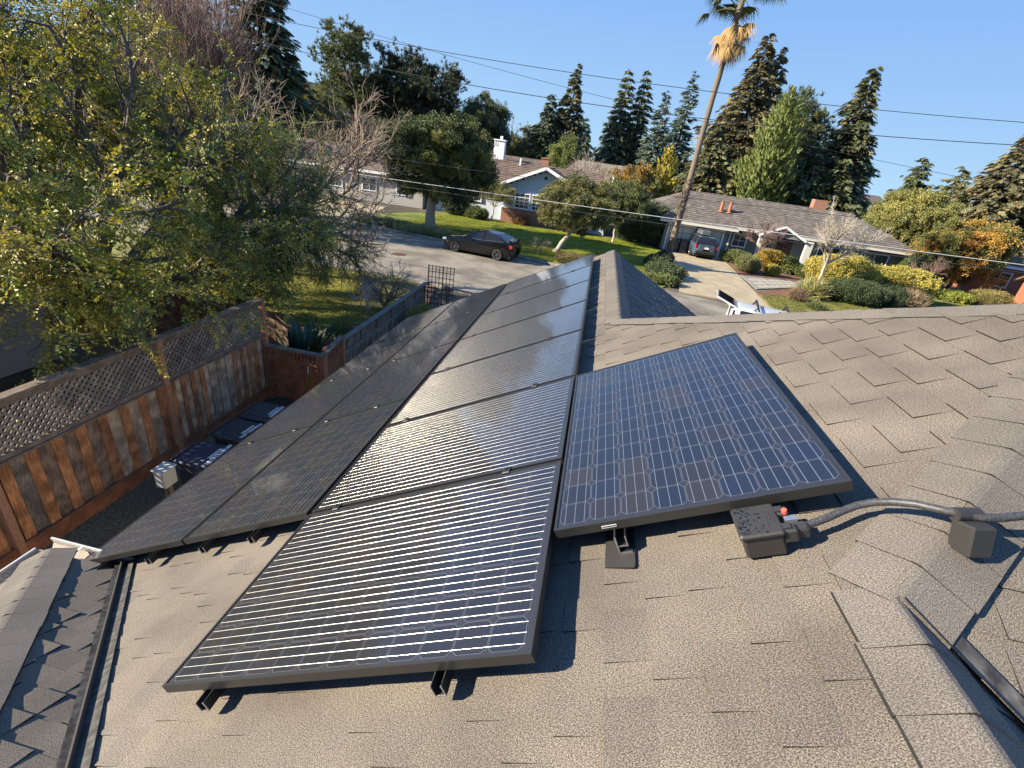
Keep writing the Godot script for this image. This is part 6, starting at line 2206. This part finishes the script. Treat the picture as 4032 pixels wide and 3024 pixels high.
	var lm2 := []
	var r5 := RandomNumberGenerator.new()
	r5.seed = 5
	for i in 11:
		lm2.append([Vector3(r5.randf_range(-0.7, 0.7), 1, r5.randf_range(-0.7, 0.7)), r5.randf_range(0.9, 1.5), 0.6, 0.5])
	twig_tree("bare_shrub", "dense tangle of leafless pale canes beside the low fence", Vector3(-6.75, 0.04, -14.2), 0.3, 0.05, lm2, cane, M["bark_twig"], {}, "shrub")
	cane.seed = 512
	twig_tree("bare_shrub", "thin leafless pale canes nearer along the low fence", Vector3(-6.5, 0.04, -12.2), 0.5, 0.025, [[Vector3(-0.2, 1, 0), 0.9, 0.7], [Vector3(0.3, 1, 0.2), 0.8, 0.7]], cane, M["bark_pale"], {}, "shrub")
	cane.seed = 513
	twig_tree("rose_bush", "leggy rose bush with few yellow leaves at the trellis", Vector3(-4.6, 0, -14.2), 0.4, 0.03, [[Vector3(0.3, 1, 0), 0.8, 0.7], [Vector3(-0.4, 1, 0.2), 0.8, 0.7], [Vector3(0, 1, -0.4), 0.7, 0.7]], cane, M["bark_plum"], {"share": 0.35, "per": 1, "size": 0.8, "mesh": "sprig", "cols": [Color(0.360, 0.336, 0.048), Color(0.232, 0.246, 0.058)]}, "shrub")
	cane.seed = 514
	twig_tree("rose_bush", "rose bush with dull pinkish leaves behind the hatchback", Vector3(-3.3, 0.03, -29.6), 0.3, 0.03, [[Vector3(0.4, 1, 0), 0.7, 0.7], [Vector3(-0.4, 1, 0.2), 0.7, 0.7], [Vector3(0, 1, -0.4), 0.6, 0.7], [Vector3(0.6, 0.6, 0.3), 0.6, 0.7]], cane, M["bark_twig"], {"share": 0.5, "per": 1, "size": 1.1, "mesh": "sprig", "cols": [Color(0.264, 0.192, 0.108), Color(0.203, 0.174, 0.072)]}, "shrub")
	print("bare trees ready")
	build_near_trees(bare)
	build_bushes()


func build_near_trees(bare: Dictionary) -> void:
	# the big small-leaved tree behind the tall fence
	var big := {"levels": 4, "wobble": 0.13, "rise": [0.04, 0.03, 0.0, -0.05], "leaf_level": 3, "kids": [6, 5, 5, 4], "angle": [0.35, 0.95], "shrink": 0.58, "thin": 0.5, "min": 0.005, "seed": 521, "start": 0.22}
	var yg := [Color(0.240, 0.228, 0.030), Color(0.189, 0.210, 0.032), Color(0.336, 0.294, 0.054), Color(0.123, 0.160, 0.029), Color(0.408, 0.324, 0.060)]
	twig_tree("small_leaved_tree", "big spreading tree with small yellow green leaves behind the board fence", Vector3(-9.3, 0, -6.5), 2.3, 0.24, [[Vector3(-0.25, 1, 0.15), 3.6, 0.6], [Vector3(0.25, 1, -0.35), 3.7, 0.6], [Vector3(0.5, 0.95, 0.3), 3.2, 0.45], [Vector3(0.75, 0.6, -0.75), 3.8, 0.55], [Vector3(-0.8, 0.75, -0.1), 3.2, 0.5], [Vector3(-0.45, 0.7, 0.75), 3.0, 0.5], [Vector3(0.7, 0.25, -0.7), 3.0, 0.42, 0.8], [Vector3(0.35, 0.5, 0.8), 2.4, 0.36]], big, M["bark_limb"], {"share": 0.62, "per": 1, "size": 0.85, "mesh": "sprig", "cols": yg, "below": 4.6, "thin": 0.5})
	var b2 := big.duplicate()
	b2.seed = 522
	b2.rise = [0.02, -0.02, -0.06, -0.1]
	var gr := [Color(0.102, 0.145, 0.043), Color(0.072, 0.116, 0.036), Color(0.145, 0.189, 0.051), Color(0.232, 0.246, 0.058)]
	twig_tree("small_leaved_tree", "darker green tree with drooping leafy sprays on the neighbour's lawn", Vector3(-11.0, 0, -12.4), 2.5, 0.17, [[Vector3(0.9, 0.55, 0.1), 3.0, 0.6], [Vector3(0.5, 0.9, -0.3), 2.7, 0.6], [Vector3(-0.4, 1, 0.1), 2.8, 0.6], [Vector3(0.85, 0.15, -0.4), 2.8, 0.5, 0.85], [Vector3(0.2, 0.6, 0.8), 2.6, 0.5], [Vector3(-0.9, 0.5, 0), 2.6, 0.5], [Vector3(0.9, 0.2, 0.5), 2.4, 0.45, 0.8]], b2, M["bark_limb"], {"share": 0.5, "per": 1, "size": 0.75, "mesh": "long_sprig", "cols": gr, "droop": 0.4})
	var b3 := big.duplicate()
	b3.seed = 523
	b3.rise = [0.08, 0.05, 0.02, 0.0]
	twig_tree("small_leaved_tree", "yellowing tree with rising limbs beside the neighbour's house", Vector3(-14.0, 0, -9.6), 2.4, 0.2, [[Vector3(-0.2, 1, 0.1), 3.9, 0.6], [Vector3(0.3, 1, -0.2), 3.9, 0.6], [Vector3(0.6, 0.8, 0.3), 3.4, 0.5], [Vector3(-0.7, 0.7, -0.1), 3.2, 0.5], [Vector3(0.2, 0.6, 0.8), 3.0, 0.5], [Vector3(0.3, 0.6, -0.8), 3.0, 0.5]], b3, M["bark_limb"], {"share": 0.5, "per": 1, "size": 0.95, "mesh": "sprig", "cols": yg})
	var b4 := bare.duplicate()
	b4.seed = 524
	b4.rise = [0.05, 0.0, -0.02, -0.03]
	print("near trees ready")


func build_bushes() -> void:
	var gr := [Color(0.116, 0.145, 0.043), Color(0.072, 0.102, 0.029), Color(0.160, 0.181, 0.051)]
	var dk := [Color(0.058, 0.080, 0.032), Color(0.080, 0.102, 0.043)]
	var yl := [Color(0.504, 0.408, 0.084), Color(0.384, 0.330, 0.066), Color(0.288, 0.264, 0.060)]
	bush("yellow_hedge", "big rounded yellow hedge before the ranch porch", Vector3(16.0, 0, -33.2), Vector3(2.3, 1.35, 1.6), 2600, 0.8, yl, 601, "clump", "hedge", "yellow hedges")
	bush("yellow_hedge", "long rounded yellow hedge before the ranch windows", Vector3(20.3, 0, -34.4), Vector3(2.5, 1.15, 1.6), 2600, 0.8, yl, 602, "clump", "hedge", "yellow hedges")
	bush("dark_juniper", "low dark spreading juniper before the yellow hedges", Vector3(16.0, 0, -30.6), Vector3(1.9, 0.75, 1.2), 1500, 0.8, dk, 603, "fine_clump")
	bush("dark_juniper", "dark shrub at the right end of the juniper", Vector3(18.2, 0, -31.4), Vector3(1.4, 0.7, 1.1), 900, 0.8, dk, 604, "fine_clump")
	bush("dry_grass_clump", "pale brown dry grass clump beside the juniper", Vector3(19.5, 0, -31.4), Vector3(0.9, 0.5, 0.8), 300, 1.3, [Color(0.288, 0.216, 0.132), Color(0.261, 0.189, 0.116)], 605, "blade_tuft", "grass clump")
	bush("spiky_plant", "pale spiky plant at the foot of the white trunked tree", Vector3(13.5, 0, -30.3), Vector3(0.7, 0.4, 0.7), 160, 1.5, [Color(0.360, 0.324, 0.144), Color(0.240, 0.240, 0.096)], 606, "blade_tuft", "plant")
	bush("spiky_plant", "yellowish strap plant near the staked sapling", Vector3(21.4, 0, -33.8), Vector3(0.6, 0.3, 0.6), 120, 1.3, [Color(0.408, 0.384, 0.144), Color(0.240, 0.240, 0.096)], 607, "blade_tuft", "plant")
	bush("round_hedge", "clipped olive hedge along the driveway edge", Vector3(11.3, 0, -36.6), Vector3(0.95, 0.6, 1.2), 900, 0.75, [Color(0.189, 0.189, 0.065), Color(0.145, 0.152, 0.058)], 608, "fine_clump", "hedge")
	bush("round_hedge", "dark green low hedge in front of the cream wall", Vector3(11.4, 0, -40.2), Vector3(1.3, 0.5, 0.8), 800, 0.8, gr, 609, "clump", "hedge")
	bush("golden_bush", "golden orange bush in the bed by the porch", Vector3(13.6, 0, -39.4), Vector3(1.2, 0.75, 0.9), 900, 0.8, [Color(0.432, 0.276, 0.036), Color(0.336, 0.240, 0.042)], 610, "clump")
	bush("golden_bush", "small yellow bush at the front of the bed", Vector3(13.1, 0, -36.6), Vector3(0.5, 0.4, 0.5), 300, 0.7, yl, 611, "clump")
	bush("green_bush", "broad leaved green bush near the porch step", Vector3(14.9, 0, -38.9), Vector3(0.9, 0.6, 0.8), 600, 0.9, gr + [Color(0.240, 0.240, 0.048)], 612, "clump")
	bush("green_bush", "dark leafy bush before the front door", Vector3(15.9, 0, -38.0), Vector3(0.75, 0.5, 0.7), 500, 0.8, gr, 613, "clump")
	bush("brown_shrub", "small brown shrub on the dry grass verge", Vector3(12.1, 0, -28.6), Vector3(0.5, 0.33, 0.5), 240, 0.8, [Color(0.174, 0.116, 0.072), Color(0.232, 0.160, 0.102)], 614, "fine_clump")
	bush("grey_shrub", "low grey green shrub on the dry grass verge", Vector3(12.6, 0, -27.0), Vector3(0.5, 0.14, 0.4), 200, 0.8, gr, 615, "fine_clump")
	bush("lime_bush", "bright lime low bush on the small lawn", Vector3(26.2, 0, -37.9), Vector3(1.2, 0.4, 0.8), 500, 0.8, [Color(0.312, 0.336, 0.048), Color(0.216, 0.252, 0.048)], 616, "clump")
	bush("olive_hedge", "olive mounded hedge left of the tan house", Vector3(28.6, 0, -38.2), Vector3(1.6, 0.6, 1.0), 700, 0.8, [Color(0.203, 0.189, 0.065), Color(0.275, 0.217, 0.072)], 617, "fine_clump", "hedge")
	bush("dark_evergreen", "dark rounded evergreen below the autumn tree", Vector3(25.8, 0, -41.8), Vector3(1.8, 1.5, 1.4), 1300, 0.9, dk + gr, 618, "clump")
	bush("dark_evergreen", "dark olive evergreen before the ranch windows", Vector3(20.9, 0, -41.8), Vector3(1.5, 0.95, 0.9), 800, 0.9, dk, 619, "clump")
	for i in 7:
		var x := -16.0 + i * 1.05
		bush("ground_cover", "pale green ground cover mound along the far kerb", Vector3(x, 0.02, -31.0 + (i * 0.26) + 0.35 * sin(i * 2.0) - 0.5), Vector3(0.85, 0.3, 0.75), 300, 0.75, [Color(0.264, 0.276, 0.120), Color(0.217, 0.246, 0.087), Color(0.336, 0.336, 0.168)], 630 + i, "fine_clump", "ground cover", "ground cover mounds")
	for d in [[Vector3(-10.6, 0, -42.4), Vector3(1.1, 0.55, 0.8), gr, "leafy border shrub left of the gable window"], [Vector3(-6.6, 0, -43.0), Vector3(0.8, 0.4, 0.6), [Color(0.240, 0.120, 0.060), Color(0.203, 0.116, 0.058)], "reddish shrub at the foot of the brick wall"], [Vector3(-12.8, 0, -42.9), Vector3(1.3, 0.8, 0.9), dk, "dark border shrub by the house corner"], [Vector3(-2.2, 0, -43.0), Vector3(1.6, 0.7, 0.8), dk, "dark shrub under the right end of the gable"], [Vector3(3.0, 0, -43.0), Vector3(1.4, 0.9, 0.9), dk, "dark shrub between the gable house and the garage"], [Vector3(4.4, 0, -32.0), Vector3(0.9, 0.45, 0.8), dk, "dark low shrub left of the palm foot"], [Vector3(4.6, 0, -29.6), Vector3(1.3, 0.4, 1.6), dk, "dark ivy mound before the palm"], [Vector3(4.1, 0, -27.2), Vector3(1.2, 0.25, 0.8), gr, "low verge plants at the corner of the driveway"], [Vector3(-1.2, 0, -28.6), Vector3(0.9, 0.3, 0.6), [Color(0.240, 0.192, 0.084), Color(0.203, 0.174, 0.072)], "brownish low shrub past the hatchback"], [Vector3(5.0, 0, -33.6), Vector3(0.6, 0.5, 0.6), [Color(0.189, 0.102, 0.072), Color(0.131, 0.087, 0.058)], "reddish plants round the palm base"]]:
		bush("border_shrub", d[3], d[0], d[1], 520, 0.75, d[2], 650 + int(d[0].x * 7.0), "clump")
	bush("lemon_bush", "yellow green bush at the end of the low fence", Vector3(-4.75, 0, -12.6), Vector3(0.55, 0.55, 0.6), 420, 0.5, [Color(0.288, 0.264, 0.048), Color(0.189, 0.203, 0.043)], 671, "fine_clump")
	bush("red_shrub", "small reddish shrub in the shade of the low fence", Vector3(-4.9, 0, -10.2), Vector3(0.35, 0.35, 0.5), 220, 0.45, [Color(0.232, 0.072, 0.058), Color(0.145, 0.072, 0.043)], 672, "fine_clump")
	bush("border_shrub", "thin green shrub beside the strap leaved clump", Vector3(-6.3, 0.04, -10.4), Vector3(0.4, 0.45, 0.5), 160, 0.5, gr, 673, "fine_clump")
	# lawns and far growth
	grass("lawn_grass", "short bright green grass on the gable house lawn", poly_of([[-15, -31.5], [-8, -29.2], [4.2, -26.4], [5.8, -33], [5.8, -39], [4.3, -43.2], [-13, -43.2]]), 0.03, 60000, [Color(0.32, 0.34, 0.028), Color(0.40, 0.41, 0.04), Color(0.26, 0.30, 0.025)], 681, 1.2)
	grass("lawn_grass", "short yellowish grass on the neighbour's lawn", poly_of([[-18, -18.6], [-12.5, -18.5], [-8.4, -18.9], [-6.9, -18.0], [-6.7, -13.5], [-7.5, -11.7], [-8.2, -11.3], [-18, -11.0]]), 0.03, 70000, [Color(0.36, 0.34, 0.06), Color(0.30, 0.30, 0.05), Color(0.44, 0.40, 0.10)], 682, 1.0)
	grass("verge_grass", "patchy dry grass on the verge by the driveway", poly_of([[9.9, -25.2], [10.2, -28.6], [14.2, -31.0], [22, -35.6], [30, -38], [30, -19.5]]), 0.025, 40000, [Color(0.24, 0.22, 0.05), Color(0.17, 0.18, 0.04)], 683, 1.6)
	# far wood that closes the horizon
	var r := RandomNumberGenerator.new()
	r.seed = 690
	var buf := PackedFloat32Array()
	for i in 26000:
		var a := r.randf_range(-1.25, 1.15)
		var dist := r.randf_range(150, 330)
		var k := 0.55 + 0.45 * sin(a * 37.0 + sin(a * 91.0) * 2.0) * sin(a * 13.0 + dist * 0.05)
		var top := (3.5 + 6.0 * maxf(0.0, k)) * (1.35 if a < -0.3 else 0.8)
		var p := Vector3(sin(a) * dist, r.randf() * top, -cos(a) * dist)
		put(buf, facing(Vector3(r.randfn(), r.randfn(), r.randfn()), r, 3.0).scaled(Vector3.ONE * r.randf_range(4.0, 7.5)), p, tint(r, [Color(0.055, 0.065, 0.032), Color(0.075, 0.075, 0.035), Color(0.10, 0.085, 0.05), Color(0.05, 0.06, 0.04)], 0.25))
	var fw := foliage(self, "far_wood", mesh_cache["clump"], M["leaves"], buf)
	fw.name = numbered("far_wood")
	tag(fw, "distant mixed trees closing the horizon behind the houses", "wood", "", "stuff")


func build_wires() -> void:
	mat("wire_dark", lin(0.02, 0.02, 0.022), 0.6)
	mat("wire_light", lin(0.42, 0.42, 0.42), 0.5)
	# overhead lines, each a shallow sag: [z, quadratic in x, radius, material, label]
	var lines := [
		[-30.0, [0.00142, -0.0175, 9.916], 0.016, "wire_dark", "uppermost overhead wire against the sky"],
		[-30.2, [0.00183, -0.0095, 8.61], 0.02, "wire_dark", "thicker overhead wire below the uppermost one"],
		[-30.6, [0.00117, -0.1055, 8.99], 0.011, "wire_dark", "thin overhead wire slanting down across the spruce pair"],
		[-19.0, [0.001, 0.0148, 4.834], 0.009, "wire_dark", "thin low wire crossing before the gable roof"],
		[-19.05, [0.00034, 0.0095, 4.06], 0.015, "wire_light", "pale cable crossing before the ranch house"],
		[-19.15, [0.00034, 0.0076, 3.815], 0.017, "wire_dark", "dark cable just under the pale one"]]
	for l in lines:
		var p := PackedVector3Array()
		var rd := PackedFloat32Array()
		for i in 53:
			var x := -34.0 + i * 1.5
			p.append(Vector3(x, l[1][0] * x * x + l[1][1] * x + l[1][2], l[0]))
			rd.append(l[2])
		var m := MB.new()
		m.tube(p, rd, 6)
		solid("overhead_wire", l[4], "wire", m.mesh(M[l[3]]), Vector3.ZERO, "overhead wires")
	surface("pole_wood", lin(0.07, 0.05, 0.035), lin(0.15, 0.11, 0.08), 0.95, Vector3(3, 0.5, 3), 0.06, 311)
	for x in [-34.0, 44.0]:
		for d in [[-30.3, 14.6 if x < 0 else 13.2], [-19.1, 6.6 if x < 0 else 7.8]]:
			var o := thing("utility_pole", "wooden utility pole carrying the overhead wires", "pole", Vector3(x, 0, d[0]), "utility poles")
			var m := MB.new()
			m.tube(PackedVector3Array([Vector3(0, -0.1, 0), Vector3(0, d[1], 0)]), PackedFloat32Array([0.17, 0.11]), 10, true)
			part(o, "post", m.mesh(M["pole_wood"]))
			part(o, "crossarm", boxmesh(Vector3(0.1, 0.12, 1.8), M["pole_wood"]), Vector3(0, d[1] - 0.5, 0))


func _ready() -> void:
	rng.seed = 20250101
	var cam := Camera3D.new()
	cam.name = "camera"
	cam.transform = Transform3D(Basis(Vector3(0.97588563, 0.12424015, -0.17947597), Vector3(-0.18876711, 0.89321362, -0.40808873), Vector3(0.10960938, 0.43212709, 0.89512679)), Vector3(-0.05319, 5.5, 0.95054))
	cam.fov = 78.1632
	cam.near = 0.05
	cam.far = 9000.0
	add_child(cam)
	cam.current = true
	var env := Environment.new()
	env.background_mode = Environment.BG_SKY
	var sky := Sky.new()
	var sm := ProceduralSkyMaterial.new()
	sm.sky_top_color = lin(0.056, 0.139, 0.335)
	sm.sky_horizon_color = lin(0.187, 0.283, 0.366)
	sm.sky_curve = 0.16
	sm.ground_bottom_color = lin(0.06, 0.055, 0.045)
	sm.ground_horizon_color = lin(0.2, 0.24, 0.27)
	sm.sun_angle_max = 20.0
	sm.sun_curve = 0.08
	sky.sky_material = sm
	env.sky = sky
	env.tonemap_mode = Environment.TONE_MAPPER_LINEAR
	env.tonemap_exposure = 2.7
	env.sdfgi_enabled = true
	env.ssao_enabled = true
	env.ssil_enabled = true
	var we := WorldEnvironment.new()
	we.name = "environment"
	we.environment = env
	add_child(we)
	var sun := DirectionalLight3D.new()
	sun.name = "sun"
	sun.light_energy = 1.6
	sun.light_color = Color(1.0, 0.95, 0.86)
	sun.light_angular_distance = 0.5
	sun.shadow_enabled = true
	add_child(sun)
	sun.look_at_from_position(Vector3.ZERO, Vector3(0.837, -0.454, -0.305))
	make_materials()
	more_materials()
	build_ground()
	build_house()
	build_panels()
	build_near()
	build_street()
	build_houses()
	build_trees()
	build_wires()
